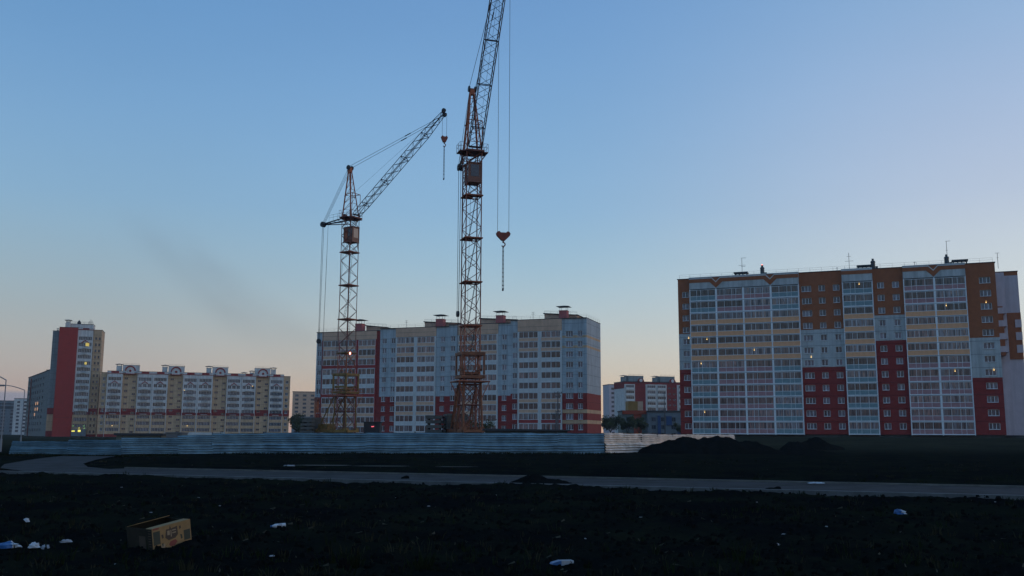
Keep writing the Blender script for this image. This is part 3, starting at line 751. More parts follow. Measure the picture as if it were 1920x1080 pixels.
# ------------------------------------------------------------------ the slim tower at the left
def tower():
    root = empty('tower_block', (-203.1, 434, 0), R(18), label='slim tower block with a blank dark red wall, taller than everything around it', cat='building')
    root.scale.x = .915
    RF = 48.2
    h = 2.79
    def red(mb):
        mb.box(0, 8.4, -.6, 14, 0, RF+.35, 0); mb.box(-.1, 8.5, -.7, 14.1, RF+.35, RF+.5, 1); mb.box(0.0, 8.4, -.63, -.6, 8.35, 8.42, 1)
    small('blank_wall', root, ['red_bright', 'roof_dark'], red)
    def left(mb):
        mb.box(-3.4, 0, 3.5, 14, 12.6, RF-1.0, 0); mb.box(-3.4, 0, 3.5, 14, 9.8, 12.6, 1); mb.box(-3.4, 0, 3.5, 14, 2.5, 9.8, 2); mb.box(-3.4, 0, 3.5, 14, 0, 2.5, 1); mb.box(-3.5, 0, 3.4, 14.1, RF-1.0, RF-.85, 3)
    small('wall', root, ['grey_blue', 'red_wall', 'yellow_wall', 'roof_dark'], left)
    mb = MB(); holes = [(9.0, 14.9, 1.3+i*h, 2.85+i*h) for i in range(16)]
    cut_wall(mb, 8.4, 15.4, 0, RF-.5, 0, holes, lambda x, z: 1 if 9.7 < z < 10.9 or z < 1.0 else (2 if z > 10.9 else 0), reveal=.25, mrev=2, zs=(9.7, 10.9, 1.))
    mb.box(8.4, 15.4, -.15, 14, RF-.5, RF-.2, 1); mb.box(8.4, 15.4, -.05, 14, RF-.2, RF+.3, 2); mb.box(10.5, 13.4, -.12, 0, RF-.15, RF+.3, 1)
    mb.build('wall', ['yellow_wall', 'red_wall', 'white_far'], root)
    mb = MB(); hy = [(16.3+k*1.6, 17.3+k*1.6, 1.5+i*h, 2.8+i*h) for i in range(16) for k in (0, 1)]
    cut_wall(mb, 15.4, 19.4, 0, RF-.3, .6, hy, lambda x, z: 1 if 9.7 < z < 12.5 or z < 1.0 else 0, reveal=.2, mrev=0, zs=(9.7, 12.5, 1.))
    mb.quad((19.4,.6,0), (19.4,14,0), (19.4,14,RF-.3), (19.4,.6,RF-.3), 0); mb.quad((-3.4,14,0), (-3.4,14,RF-.3), (19.4,14,RF-.3), (19.4,14,0), 0)
    mb.box(15.3, 19.5, .5, 14.1, RF-.3, RF-.15, 2)
    mb.build('wall', ['yellow_wall', 'red_wall', 'roof_dark'], root)
    small('roof', root, ['roof_dark'], lambda mb: mb.box(8.4, 15.4, .0, 14, RF+.3, RF+.4))
    for (p, q, r, s) in hy: window(root, p, r, q-p, s-r, y=.75, leaves=1, frame='beige_panel', pane='pane_far')
    for i in range(16):
        key = ('tb', i == 14, i % 3 != 0 and i > 3)
        if key not in MESH:
            f = MB(); w = 5.9
            for k in range(9): f.box(max(0, w*k/8-.06), min(w, w*k/8+.06), .12, .18, 0, 1.55, 0)
            if key[2] or key[1]:
                f.box(w*.3, w*.7, -.6, -.0, -.95, -.7, 0)
                for k in range(8): f.bar((w*.32+w*.36*k/7, -.5, -.7), (w*.32+w*.36*k/7, -.5, .1), .04, 1)
            if key[1]: f.prism([(w*.2, 1.3), (w*.5, 2.4), (w*.8, 1.3), (w*.8, 1.65), (w*.5, 2.8), (w*.2, 1.65)], -.3, -.03, 2)
            me = bpy.data.meshes.new('balcony'); me.from_pydata(f.v, [], f.f)
            for x in ('white_far', 'dark_metal', 'red_trim'): me.materials.append(M[x])
            me.polygons.foreach_set('material_index', f.m)
            p = MB(); p.box(0.02, w-.02, .15, .17, .02, 1.53)
            mp = bpy.data.meshes.new('glazing'); mp.from_pydata(p.v, [], p.f); mp.materials.append(M['pane_far']); MESH[key] = (me, mp)
        me, mp = MESH[key]; o = obj('balcony', me, root, (9.0, 0, 1.3+i*h)); obj('glazing', mp, o)
    # lit windows
    def lw(mb): mb.box(12.2, 13.8, .05, .11, 1.35+14*h, 1.35+14*h+1.5)
    small('lit_window', root, ['lamp_yellow_dim'], lw)
    small('lit_window', root, ['lamp_yellow_dim'], lambda mb: mb.box(12.3, 13.3, .05, .11, 1.45+11*h, 1.35+11*h+1.2))
    def pent(mb):
        mb.box(2.2, 15.0, 2, 10, RF+.4, RF+2.3, 0); mb.box(2.1, 15.1, 1.9, 10.1, RF+2.3, RF+2.45, 1)
        railing(mb, [(2.4, 2.1), (14.8, 2.1)], .9, RF+2.45, 2, 2.2, .04)
        for x, hh in ((13.6, 2.2), (14.2, 1.6), (12.9, 1.4)): mb.bar((x, 2.2, RF+2.45), (x, 2.2, RF+2.45+hh), .10, 1)
        mb.bar((8.3, 2.5, RF+2.45), (8.3, 2.5, RF+3.1), .9, 1, 8, .9); mb.bar((8.3, 2.5, RF+3.1), (8.3, 2.5, RF+4.1), .9, 1, 8, .2)
    small('lift_room', root, ['white_far', 'roof_dark', 'grey_metal'], pent)
    vent_cap(root, 3.6, 1.2, RF+.4, 2.6, 1.8, 3.3, wall='white_far')
    vent_cap(root, -1.8, 8, RF-1, .6, .8, 1.2, wall='grey_blue')
    # shop front at the foot, lit
    def shop(mb): mb.box(8.6, 15.2, -1.4, -.65, .2, 3.3, 0); mb.box(8.8, 10.2, -1.46, -1.40, 2.2, 2.7, 1); mb.box(11.6, 12.8, -1.46, -1.40, 2.1, 3.0, 1)
    small('shop_front', root, ['slate', 'lamp_yellow'], shop)
    for x, z, m_ in ((9.4, 4.7, 'lamp_green'), (14.2, 4.7, 'lamp_green'), (14.4, 3.7, 'lamp_green'), (12.1, 3.8, 'lamp_yellow')):
        glow(root, x, -1.7, z, m_, .30)
mat('lamp_yellow_dim', (.9,.7,.2), var=.2, scale=3, emit=((1,.70,.12), .42))
tower()

# ------------------------------------------------------------------ far buildings
def plain_block(name, label, x, y, ang, w, d, hgt, floors, cols, wall, win=(1.5, 1.3), side=None, bands=(), extra=None, group=None, wmat='pane_far', base=1.5, frame='grey_metal', balc=()):
    root = empty(name, (x, y, 0), ang, label=label, cat='building', group=group)
    fh = (hgt-base-1.2)/floors
    mb = MB(); holes = []
    for c in cols:
        for i in range(floors): holes.append((c-win[0]/2, c+win[0]/2, base+i*fh+.8, base+i*fh+.8+win[1]))
    mats = [wall, side or wall, 'roof_dark'] + [b[2] for b in bands]
    def mf(xc, zc):
        for k, (p, q, m_, *rest) in enumerate(bands):
            if rest and rest[0] == 'z':
                if p < zc < q: return 3+k
            elif p < xc < q: return 3+k
        return 0
    xs = [v for b in bands if not (len(b) > 3) for v in b[:2]]; zs = [v for b in bands if len(b) > 3 for v in b[:2]]
    cut_wall(mb, 0, w, 0, hgt, 0, holes, mf, mrev=0, xs=xs, zs=zs)
    mb.quad((w,0,0), (w,d,0), (w,d,hgt), (w,0,hgt), 1); mb.quad((0,0,0), (0,0,hgt), (0,d,hgt), (0,d,0), 1); mb.quad((0,d,0), (0,d,hgt), (w,d,hgt), (w,d,0), 1)
    mb.build('wall', mats, root)
    small('roof', root, ['roof_dark'], lambda mb: mb.box(-.2, w+.2, -.2, d+.2, hgt, hgt+.35))
    for p, q, r, s in holes: window(root, p, r, q-p, s-r, leaves=2, frame=frame, pane=wmat)
    for bx, bw, m_ in balc:
        for i in range(floors):
            balcony(root, bx, base+i*fh+.1, bw, 1.5, .95, .12, 0, m_, wmat, (.25, .5, .75), .6, frame='white_far')
    if extra: extra(root, hgt, fh)
    return root
# grey block that recedes behind the tower's left
def ex1(root, h, fh):
    small('drainpipe', root, ['crane_dark'], lambda mb: mb.box(14.0, 15.6, -.5, -.02, 0, h-1, 0))
    for x, z in ((38, 15.4), (45, 15.4), (37, 12.6), (45, 12.6), (36, 10.0)):
        small('lit_window', root, ['lit_pane'], lambda mb, x=x, z=z: mb.box(x-1.4, x+1.4, -.04, -.01, z-.1, z+1.4))
    vent_cap(root, 44, 5, h+.35, 1.0, 3.0, 4.5, wall='cap_metal')
mat('lit_pane', (.8,.5,.3), var=.3, scale=2, emit=((1,.48,.20), .45))
plain_block('apartment_building', 'grey block seen edge on behind the red tower, with a few windows lit orange', -258, 520, math.atan2(-78, 50), 92, 14, 30.5, 9, [4, 9, 19, 26, 33, 41, 50, 60], 'grey_old', win=(3.4, 1.5), extra=ex1)
# white block with a pink edge, far left
plain_block('apartment_building', 'far white block with a bright pink stripe down its right edge', -395, 776, R(8), 17, 16, 28.3, 9, [3.4, 8.4, 13.4], 'white_far', win=(2.2, 1.4), bands=())
plain_block('apartment_building', 'narrow pink end of a block, just right of the far white block', -376.5, 774, R(8), 5.2, 14, 31.0, 9, [2.6], 'pink_wall', win=(1.6, 1.2), wmat='pane_far')
plain_block('apartment_building', 'grey block with dark roof bands at the left edge of the picture', -452, 800, R(10), 48, 16, 27.5, 9, [6, 13, 20, 27, 34, 41], 'slate', win=(3., 1.4), bands=((21.0, 23.2, 'roof_dark', 'z'), (24.6, 25.6, 'roof_dark', 'z')))
# between the yellow block and the middle block
plain_block('apartment_building', 'beige block glimpsed in the gap between the long yellow block and the middle one', -157, 700, R(12), 17.5, 14, 31.5, 10, [3, 8.5, 14], 'beige_panel', win=(2.4, 1.4), bands=((2.0, 14.0, 'slate', 'z'),))
plain_block('apartment_building', 'pale red block glimpsed left of the middle block, behind the beige one', -141.5, 722, R(12), 26, 14, 29.5, 9, [3, 8, 13, 18], 'pink_panel', win=(2.4, 1.4), bands=((2.0, 20.0, 'white_far', 'z'),))
# red and white block in the right-hand gap
def ex5(root, h, fh):
    for x0, x1 in ((6.3, 12.4), (24.9, 30.9)):
        c = (x0+x1)/2
        def g(mb, c=c):
            n = 12
            mb.prism([(c+1.9*math.cos(math.pi*k/n), h+.2+1.9*math.sin(math.pi*k/n)) for k in range(n+1)], -1.1, -.5, 0)
            mb.prism([(c+.9*math.cos(2*math.pi*k/n), h+.9+.9*math.sin(2*math.pi*k/n)) for k in range(n)][::-1], -1.2, -1.05, 1)
        small('gable', root, ['red_wall', 'white_far'], g)
        small('lift_room', root, ['grey_blue', 'roof_dark', 'grey_metal'], lambda mb, c=c: (mb.box(c-5.5, c+3.2, 3, 9, h+.35, h+3.4, 0), mb.box(c-5.6, c+3.3, 2.9, 9.1, h+3.4, h+3.55, 1), railing(mb, [(c-5.4, 3.0), (c+3.1, 3.0)], .8, h+3.55, 2, 3, .035)))
        vent_cap(root, c-8.2, 4, h+.35, 2.4, 2.2, 3.6, wall='grey_blue')
    small('attic', root, ['red_wall'], lambda mb: mb.box(-.05, 50, -.12, .0, h-1.1, h-.02))
r5 = plain_block('apartment_building', 'red and white block with two round gables in the gap right of the middle block', 60.3, 522, R(16), 50, 14, 30.0, 9, [26.4, 29.3], 'white_far', win=(1.4, .8), bands=((6.2, 12.4, 'red_wall'), (24.8, 30.9, 'red_wall')), side='white_far', extra=ex5,
    balc=((.8, 4.7, 'white_far'), (13.2, 4.8, 'white_far'), (19.2, 4.8, 'white_far'), (31.8, 4.8, 'white_far'), (38.0, 4.8, 'white_far')))
small('attic', r5, ['red_wall'], lambda mb: mb.box(-.14, -.01, -.1, 14.1, 26.6, 29.9))
plain_block('apartment_building', 'small pale block farthest back, just right of the middle block', 64, 640, R(14), 12, 12, 34.5, 11, [2.6, 7.2], 'pale_side', win=(2.0, 1.4))
# low kindergarten in bright colours
def ex6(root, h, fh):
    def blocks(mb):
        mb.box(7.5, 14.0, -.2, 10, h+.35, h+3.6, 0); mb.box(14.0, 16.8, .2, 9, h+.35, h+3.6, 1); mb.box(9.0, 18.5, -.35, -.02, h-.8, h+.1, 2)
        mb.box(12.6, 17.0, -.25, -.02, 0, h-.85, 2); mb.box(28.6, 30.0, -.25, -.02, 0, h-1, 3); mb.box(34.5, 38., -.25, -.02, 4.2, h-1, 3); mb.box(2.0, 6.5, -.25, -.02, 5.5, h-.85, 0)
    small('colour_block', root, ['ochre_block', 'beige_panel', 'orange_block', 'blue_block'], blocks)
plain_block('kindergarten', 'low grey kindergarten with orange, ochre and blue blocks behind the pale fence', 37.5, 330, R(0), 26, 12, 9.6, 3, [2.2, 5.2, 9.0, 14.8, 19, 22.6, 25], 'green_block', win=(1.5, 1.3), extra=None, frame='grey_metal', base=.4)
plain_block('kindergarten', 'low slate wing of the kindergarten with blue panels, next to the block on the right', 45.5, 327, R(0), 14, 11, 9.3, 3, [2, 5.2, 8.6, 12], 'slate', win=(1.5, 1.3), frame='grey_metal', base=.4)
kg = [o for o in COL.objects if o.name == 'kindergarten'][0]; kg.location.x = 37.2
def kgb(mb):
    h = 9.6
    mb.box(2.2, 5.4, -.3, 8, h+.36, h+3.4, 0); mb.box(5.4, 7.2, .1, 7, h+.36, h+3.4, 1); mb.box(.2, 8.4, -.42, -.21, h-.9, h+.3, 2)
    mb.box(4.0, 6.6, -.35, -.02, 0, h-.95, 2)
small('colour_block', kg, ['ochre_block', 'beige_panel', 'orange_block'], kgb)
kw = [o for o in COL.objects if o.name == 'kindergarten.001'][0]
small('colour_block', kw, ['blue_block'], lambda mb: (mb.box(3.3, 4.3, -.3, -.02, 0, 8.2), mb.box(6.2, 8.0, -.35, -.02, 5, 8.0), mb.box(10.0, 11.2, -.3, -.02, 1, 5)))

# ------------------------------------------------------------------ tower cranes
def lattice(mb, A, B, n, rc, rb, mc=0, mbr=0, cross=True, frames=True):
    """four chords from quad A to quad B with braced faces"""
    A = [Vector(p) for p in A]; B = [Vector(p) for p in B]
    for p, q in zip(A, B): mb.bar(p, q, rc, mc)
    lv = [[p+(q-p)*k/n for p, q in zip(A, B)] for k in range(n+1)]
    for k in range(n):
        for f in range(4):
            g = (f+1) % 4
            if (k+f) % 2 or cross: mb.bar(lv[k][f], lv[k+1][g], rb, mbr)
            if not (k+f) % 2 or cross: mb.bar(lv[k][g], lv[k+1][f], rb, mbr)
            if frames and k: mb.bar(lv[k][f], lv[k][g], rb, mbr)
def sq(s, z, x=0, y=0): return [(x-s, y-s, z), (x+s, y-s, z), (x+s, y+s, z), (x-s, y+s, z)]
def pulley(name, root, c, r, w, m='crane_dark', axis=(0, 1, 0)):
    a = Vector(axis).normalized(); c = Vector(c)
    def f(mb):
        mb.bar(c-a*w/2, c-a*w/6, r, 0, 14); mb.bar(c-a*w/6, c+a*w/6, r*.86, 0, 14); mb.bar(c+a*w/6, c+a*w/2, r, 0, 14)
    return small(name, root, [m], f)
def crane(x, y, ang, dz, tip_h, tip_z, hook_z, label, basecol, lamp, hookw, hookturn, jw):
    root = empty('tower_crane', (x, y, 0), ang, label=label, cat='crane')
    # undercarriage, turntable and slewing platform
    def carriage(mb):
        for sy in (-1, 1):
            mb.box(-3.2, 3.2, sy*2.6-.25, sy*2.6+.25, .25, .95); mb.box(-.3, .3, min(sy*.4, sy*2.4), max(sy*.4, sy*2.4), .95, 1.35)
            for xx in (-2.8, -1.9, 1.9, 2.8): mb.bar((xx, sy*2.6-.32, .35), (xx, sy*2.6+.32, .35), .34, 0, 10)
        mb.bar((0,0,1.0), (0,0,1.9), 1.5, 0, 16)
    small('undercarriage', root, ['dark_metal'], carriage)
    def plat(mb):
        mb.box(-7.6, 2.0, -1.35, -1.0, 1.9, 2.35); mb.box(-7.6, 2.0, 1.0, 1.35, 1.9, 2.35)
        for xx in (-7.4, -5, -2.4, 0, 1.7): mb.box(xx, xx+.25, -1.0, 1.0, 1.95, 2.3)
        mb.box(-5.2, -3.0, -.9, .9, 2.35, 3.3)
    small('slewing_platform', root, [basecol], plat)
    for k in range(6):
        small('ballast_slab', root, ['concrete_dark'], lambda mb, k=k: (mb.box(-7.9+.05*(k % 2), -6.0, -1.5, 1.5, 2.38+k*.34, 2.38+k*.34+.27), mb.box(-7.6, -7.4, -1.3, 1.3, 2.38+k*.34+.27, 2.38+k*.34+.335), mb.box(-6.4, -6.2, -1.3, 1.3, 2.38+k*.34+.27, 2.38+k*.34+.335)))
    # tail post with sheave, and back stays
    def tail(mb):
        mb.bar((-6.4,-.5,2.35), (-6.55,-.12,7.2), .11); mb.bar((-6.4,.5,2.35), (-6.55,.12,7.2), .11); mb.bar((-6.2,-.5,2.4), (-3.4,-.9,2.4), .1)
        mb.bar((-6.5,0,6.3), (-4.0,0,2.4), .09); mb.box(-6.85, -6.25, -.25, .25, 5.2, 7.1)
        for zz in (3.5, 4.7, 5.6): mb.bar((-6.5,-.35,zz), (-6.5,.35,zz), .06)
    small('tail_post', root, ['crane_rust'], tail)
    pulley('sheave', root, (-6.55, 0, 7.45), .42, .5)
    for sy in (-1, 1):
        small('back_stay', root, [basecol], lambda mb, sy=sy: (mb.bar((-5.0, sy*1.15, 2.4), (-1.25, sy*1.2, 8.0), .13), mb.bar((-3.2, sy*1.15, 2.4), (-2.6, sy*1.2, 6.0), .07)))
    # portal legs
    for sx_ in (-1, 1):
        for sy in (-1, 1):
            small('leg', root, [basecol], lambda mb, sx_=sx_, sy=sy: (mb.bar((sx_*1.5, sy*1.25, 2.3), (sx_*1.12, sy*1.12, 8.2), .15), mb.box(sx_*1.5-.3, sx_*1.5+.3, sy*1.2-.3, sy*1.2+.3, 2.0, 2.6)))
    def pbr(mb):
        for z0, z1, s0, s1 in ((2.6, 5.4, 1.42, 1.28), (5.4, 8.0, 1.28, 1.12)):
            A_ = sq(s0, z0); B_ = sq(s1, z1)
            for f in range(4):
                g = (f+1) % 4; mb.bar(A_[f], B_[g], .055); (z0 > 5 and mb.bar(A_[g], B_[f], .055)); mb.bar(B_[f], B_[g], .075)
    small('portal_brace', root, ['crane_dark'], pbr)
    # work platform and climbing frame
    zp = 8.3+dz
    def wp(mb):
        mb.box(-2.1, 2.1, -2.1, -1.05, zp, zp+.12); mb.box(-2.1, 2.1, 1.05, 2.1, zp, zp+.12); mb.box(-2.1, -1.05, -1.05, 1.05, zp, zp+.12); mb.box(1.05, 2.1, -1.05, 1.05, zp, zp+.12)
        for a_ in (-1, 1):
            for b_ in (-1, 1): mb.bar((a_*2.0, b_*2.0, zp), (a_*1.25, b_*1.25, zp-2.0), .06)
        if lamp: railing(mb, [(-2.05,-2.05), (2.05,-2.05), (2.05,2.05), (-2.05,2.05), (-2.05,-2.05)], 1.1, zp+.12, 0, 1.0, .035)
    small('work_platform', root, ['crane_rust'], wp)
    def climb(mb):
        for z in (zp+.45, zp+3.4):
            for s in (-1, 1):
                mb.box(-1.62, 1.62, s*1.45-.13, s*1.45+.13, z, z+.40); mb.box(s*1.45-.13, s*1.45+.13, -1.31, 1.31, z+.01, z+.39)
        for a_ in (-1, 1):
            for b_ in (-1, 1): mb.box(a_*1.45-.11, a_*1.45+.11, b_*1.45-.11, b_*1.45+.11, zp+.93, zp+3.4)
        mb.box(-1.25, 1.25, -1.3, -1.2, zp+1.4, zp+1.75); mb.box(-1.25, 1.25, 1.2, 1.3, zp+1.4, zp+1.75); mb.box(-.9, .9, -1.15, 1.15, zp+1.0, zp+1.3)
    small('climbing_frame', root, [basecol], climb)
    # mast
    s = 1.02; ztop = 38.6+dz
    lv = [2.3, 8.3+dz, 15.8+dz-.3, 21.2+dz, 27.0+dz, 32.7+dz, ztop]
    for k, (z0, z1) in enumerate(zip(lv, lv[1:])):
        def sec(mb, z0=z0, z1=z1, k=k): lattice(mb, sq(s, z0), sq(s, z1), 4, .078, .044, 0, 0, cross=k in (1, 5), frames=False)
        small('mast_section', root, ['crane_rust' if k == 1 else 'crane_dark'], sec)
    for z in lv[2:-1]:
        def pf(mb, z=z):
            mb.box(-1.2, 1.2, -1.2, .2, z-.06, z+.04); mb.box(.2, 1.2, .2, 1.2, z-.06, z+.04)
            for q in range(4):
                a_ = sq(1.18, z+.04)[q]; b_ = sq(1.18, z+.04)[(q+1) % 4]; mb.bar(a_, b_, .09)
        small('mast_platform', root, ['crane_yellow' if lamp and z < 16 else 'crane_rust'], pf)
    def lad(mb):
        for k in range(5):
            z0 = lv[k+1]; z1 = lv[k+2]; dx = .5 if k % 2 else -.5
            for o in (-.17, .17): mb.bar((dx+o, -.5, z0), (-dx*.2+o, .6, z1), .03)
            n = int((z1-z0)/.5)
            for j in range(n):
                t = j/n; xx = dx+(-dx*.2-dx)*t; yy = -.5+1.1*t; mb.bar((xx-.17, yy, z0+(z1-z0)*t), (xx+.17, yy, z0+(z1-z0)*t), .02)
    small('ladder', root, ['dark_metal'], lad)
    # cab inside the mast below the head
    zc = 34.3+dz
    cx = .15
    def cab(mb):
        mb.box(-.8+cx, 1.1+cx, -.80, .80, zc+.2, zc+2.7, 0); mb.box(-.9+cx, 1.25+cx, -.88, .88, zc+2.7, zc+2.8, 0); [mb.box(p-.05, p+.05, q-.05, q+.05, zc, zc+2.75, 0) for p in (-.8+cx, 1.12+cx) for q in (-.82, .82)]; mb.box(-.85+cx, 1.2+cx, -.86, .86, zc+.1, zc+.199, 0)
        mb.bar((1.2, .9, zc-1.6), (1.0, .7, zc), .08)
    c = small('cab', root, ['cab_paint'], cab)
    small('cab_window', c, ['cab_glass'], lambda mb: (mb.box(1.11+cx, 1.13+cx, -.52, .58, zc+.9, zc+2.5), mb.box(.1+cx, .95+cx, -.82, -.805, zc+1.1, zc+2.4), mb.box(.1+cx, .95+cx, .805, .82, zc+1.1, zc+2.4)))
    small('door', c, ['crane_rust'], lambda mb: mb.box(-.72+cx, -.05+cx, -.835, -.805, zc+.25, zc+2.3))
    # head platform
    def hp(mb):
        mb.box(-1.3, 1.5, -1.25, 1.25, ztop, ztop+.22); mb.box(-.9, .9, -1.95, -1.25, ztop+.02, ztop+.14); mb.box(-.9, .9, 1.25, 1.95, ztop+.02, ztop+.14)
        for sy in (-1, 1):
            mb.bar((0, sy*1.85, ztop), (0, sy*1.0, ztop-1.2), .07)
            railing(mb, [(-.9, sy*1.3), (-.9, sy*1.92), (.9, sy*1.92), (.9, sy*1.3)], 1.1, ztop+.14, 0, .9, .028)
    small('head_platform', root, ['crane_dark'], hp)
    za = 47.6+dz; xa = -.5
    def aframe(mb):
        for sy in (-1, 1):
            mb.bar((-1.0, sy*1.0, ztop+.2), (xa-.05, sy*.22, za), .13, 0, 6); mb.bar((1.0, sy*1.0, ztop+.2), (xa+.1, sy*.22, za), .10, 0, 6)
            mb.bar((.2, sy*.9, ztop+4.0), (-.85, sy*.85, ztop+4.0), .06)
            mb.bar((1.15, sy*1.0, ztop+.2), (1.15, sy*1.0, ztop+4.3), .06); mb.bar((1.15, sy*1.0, ztop+4.3), (-.75, sy*.7, ztop+4.3), .06)
        n = 7
        for k in range(n):
            t = k/n; t2 = (k+1)/n
            P = lambda t, a, b: ((a*1.0)*(1-t)+xa*t, b*(1-t)+(.22 if b > 0 else -.22)*t, ztop+.2+(za-ztop-.2)*t)
            mb.bar(P(t, -1, -1), P(t2, 1, -1), .04); mb.bar(P(t, -1, 1), P(t2, 1, 1), .04); mb.bar(P(t, -1, -1), P(t2, -1, 1), .04); mb.bar(P(t, 1, -1), P(t, 1, 1), .04)
        mb.bar((1.15,-1,ztop+4.3), (1.15,1,ztop+4.3), .06)
        mb.box(xa-.3, xa+.3, -.32, .32, za-.7, za+.15)
    small('head_frame', root, ['crane_rust'], aframe)
    for sy in (-1, 1): pulley('sheave', root, (xa, sy*.42, za+.12), .42, .16, 'dark_metal')
    pulley('sheave', root, (-1.35, 0, ztop+.7), .35, .4, 'dark_metal')
    # counter strut
    ex = -6.35; ez = ztop-.2
    def strut(mb):
        for sy in (-1, 1):
            mb.bar((-1.0, sy*.9, ztop+.1), (ex, sy*.2, ez), .12); mb.bar((-1.0, sy*.9, ztop-.6), (ex, sy*.2, ez-.05), .08)
        for k in range(5):
            t = (k+.5)/5; xx = -1+(ex+1)*t; yy = .9+(.2-.9)*t; mb.bar((xx,-yy,ztop+.1-.3*t), (xx,yy,ztop+.1-.3*t), .05)
        railing(mb, [(-1.2, -.9), (-4.6, -.5)], 1.0, ztop+.1, 0, 1.2, .022)
    small('counter_strut', root, ['jib_steel'], strut)
    pulley('sheave', root, (ex-.1, 0, ez), .48, .6, 'dark_metal')
    # jib
    F = Vector((1.3, 0, ztop+.55)); T = Vector((tip_h, 0, tip_z)); d = (T-F); Lj = d.length; d.normalize(); side = Vector((0, 1, 0)); nrm = d.cross(side)*-1
    def jq(t, w, h_): 
        c_ = F+d*t; return [c_-side*w-nrm*h_, c_+side*w-nrm*h_, c_+side*w+nrm*h_, c_-side*w+nrm*h_]
    st = [(0, jw+.06, .24), (2.6, jw, .43)] + [(2.6+(Lj-7.6)*k/3, jw, .43) for k in (1, 2, 3)] + [(Lj-.2, .32, .24)]
    def jib(mb):
        for (t0, w0, h0), (t1, w1, h1) in zip(st, st[1:]):
            A_ = jq(t0, w0, h0); B_ = jq(t1, w1, h1)
            lattice(mb, A_, B_, max(2, round((t1-t0)/1.05)), .062, .032, cross=False, frames=False)
            for f in range(4): mb.bar(B_[f], B_[(f+1) % 4], .06)
        mb.bar(F-side*.85, F+side*.85, .14, 0, 8)
    j = small('jib', root, ['jib_steel'], jib)
    for o in (0., -.75): pulley('sheave', j, T+d*(.15+o*.5)+nrm*(-.35*(1 if o == 0 else -1)), .36, .3, 'dark_metal')
    small('jib_tip_frame', j, ['jib_steel'], lambda mb: (mb.bar(T-d*.2-nrm*.3, T+nrm*.5-d*.1, .1), mb.bar(T-side*.65, T+side*.65, .07)))
    # ropes
    H = Vector((xa, 0, za+.2)); E = Vector((ex, 0, ez+.2))
    def pend(mb):
        for sy in (-1, 1):
            a_ = H+side*sy*.42; b_ = T+side*sy*.3+nrm*.35-d*.6; mb.bar(a_, b_, .032, 0, 5)
            p = a_+(b_-a_)*(.55 if sy > 0 else .62); q = a_+(b_-a_)*(.61 if sy > 0 else .68); mb.bar(p, q, .085, 0, 5)
    small('pendant_rope', root, ['rope'], pend)
    def back(mb):
        for o in (-.3, 0, .3): mb.bar(H+side*o, E+side*o*.8, .028, 0, 5)
    small('back_rope', root, ['rope'], back)
    def luff(mb):
        zb = 17.9+dz
        for o in (-.16, .16): mb.bar((ex-.1, o, ez), (ex-.25, o*.6, zb), .035, 0, 5)
        mb.bar((ex-.25, 0, zb), (-6.55, 0, 7.6), .03, 0, 5)
        mb.bar((ex+.8, .3, ez), (ex+.2, .3, 3.), .022, 0, 5); mb.bar((ex+1.3, -.2, ez+.1), (ex+.9, -.2, 3.), .018, 0, 5)
        mb.bar((-1.4, .3, ztop), (-3.4, .2, 3.), .02, 0, 5); mb.bar((-1.2, -.3, ztop), (-2.4, -.4, 3.), .018, 0, 5)
    small('luffing_rope', root, ['rope'], luff)
    pulley('sheave', root, (ex-.25, 0, 17.9+dz), .42, .3, 'dark_metal')
    # hoist rope, hook block
    hk = Vector((T.x+.1, 0, hook_z))
    hd = Vector((math.cos(hookturn), math.sin(hookturn), 0))
    def hoist(mb):
        for sgn in (-1, 1): mb.bar(hk+hd*sgn*hookw/2+Vector((0,0,.2)), (T.x+.1+hd.x*sgn*hookw/2, hd.y*sgn*hookw/2, T.z-.2), .026, 0, 5)
        mb.bar((T.x-.1, 0, T.z), F+nrm*.9+d*1.5, .016, 0, 4); mb.bar((T.x-.3, 0, T.z), (0, 0, ztop+4.2), .016, 0, 4)
    small('hoist_rope', root, ['rope'], hoist)
    def hb(mb):
        w = hookw/2+.18; pr = []
        prof = [(-w, .28), (-w+.15, .5), (-w*.55, .55), (-w*.35, .38), (-.18, .4), (.18, .4), (w*.35, .38), (w*.55, .55), (w-.15, .5), (w, .28), (w-.1, 0), (.2, -.55), (-.2, -.55), (-w+.1, 0)]
        i = len(mb.v); n = len(prof); pp = Vector((-hd.y, hd.x, 0))*.2
        for sgn in (-1, 1):
            for a_, b_ in prof: mb.v.append(tuple(hk+hd*a_+Vector((0,0,b_))+pp*sgn))
        mb.f.append(tuple(range(i, i+n))); mb.f.append(tuple(reversed(range(i+n, i+2*n)))); mb.m += [0, 0]
        for k in range(n): k2 = (k+1) % n; mb.f.append((i+k2, i+k, i+n+k, i+n+k2)); mb.m.append(0)
        mb.bar(hk+Vector((0,0,-.5)), hk+Vector((0,0,-.8)), .1, 0, 6)
        pts = [hk+hd*.24*math.cos(t)+Vector((0,0,-1.0+.24*math.sin(t))) for t in [R(q) for q in range(100, -170, -30)]]
        for p, q in zip(pts, pts[1:]): mb.bar(p, q, .07, 0, 6)
    small('hook_block', root, ['hook_red'], hb)
    if lamp:
        small('warning_lamp', root, ['lamp_red'], lambda mb: mb.bar((1.25, -.5, 14.75), (1.25, -.5, 15.2), .15, 0, 10), label='glowing red and white warning lamp on the mast platform')
        small('warning_lamp', root, ['lamp_white'], lambda mb: mb.bar((1.32, -.62, 14.85), (1.32, -.62, 15.1), .07, 0, 8), label='white hot core of the warning lamp')
    return root, hk
mat('hook_red', (.22,.055,.035), var=.3, scale=3, rough=.6)
c1_ang = math.atan2(-.552, .834); c2_ang = math.atan2(-.962, .275)+.033
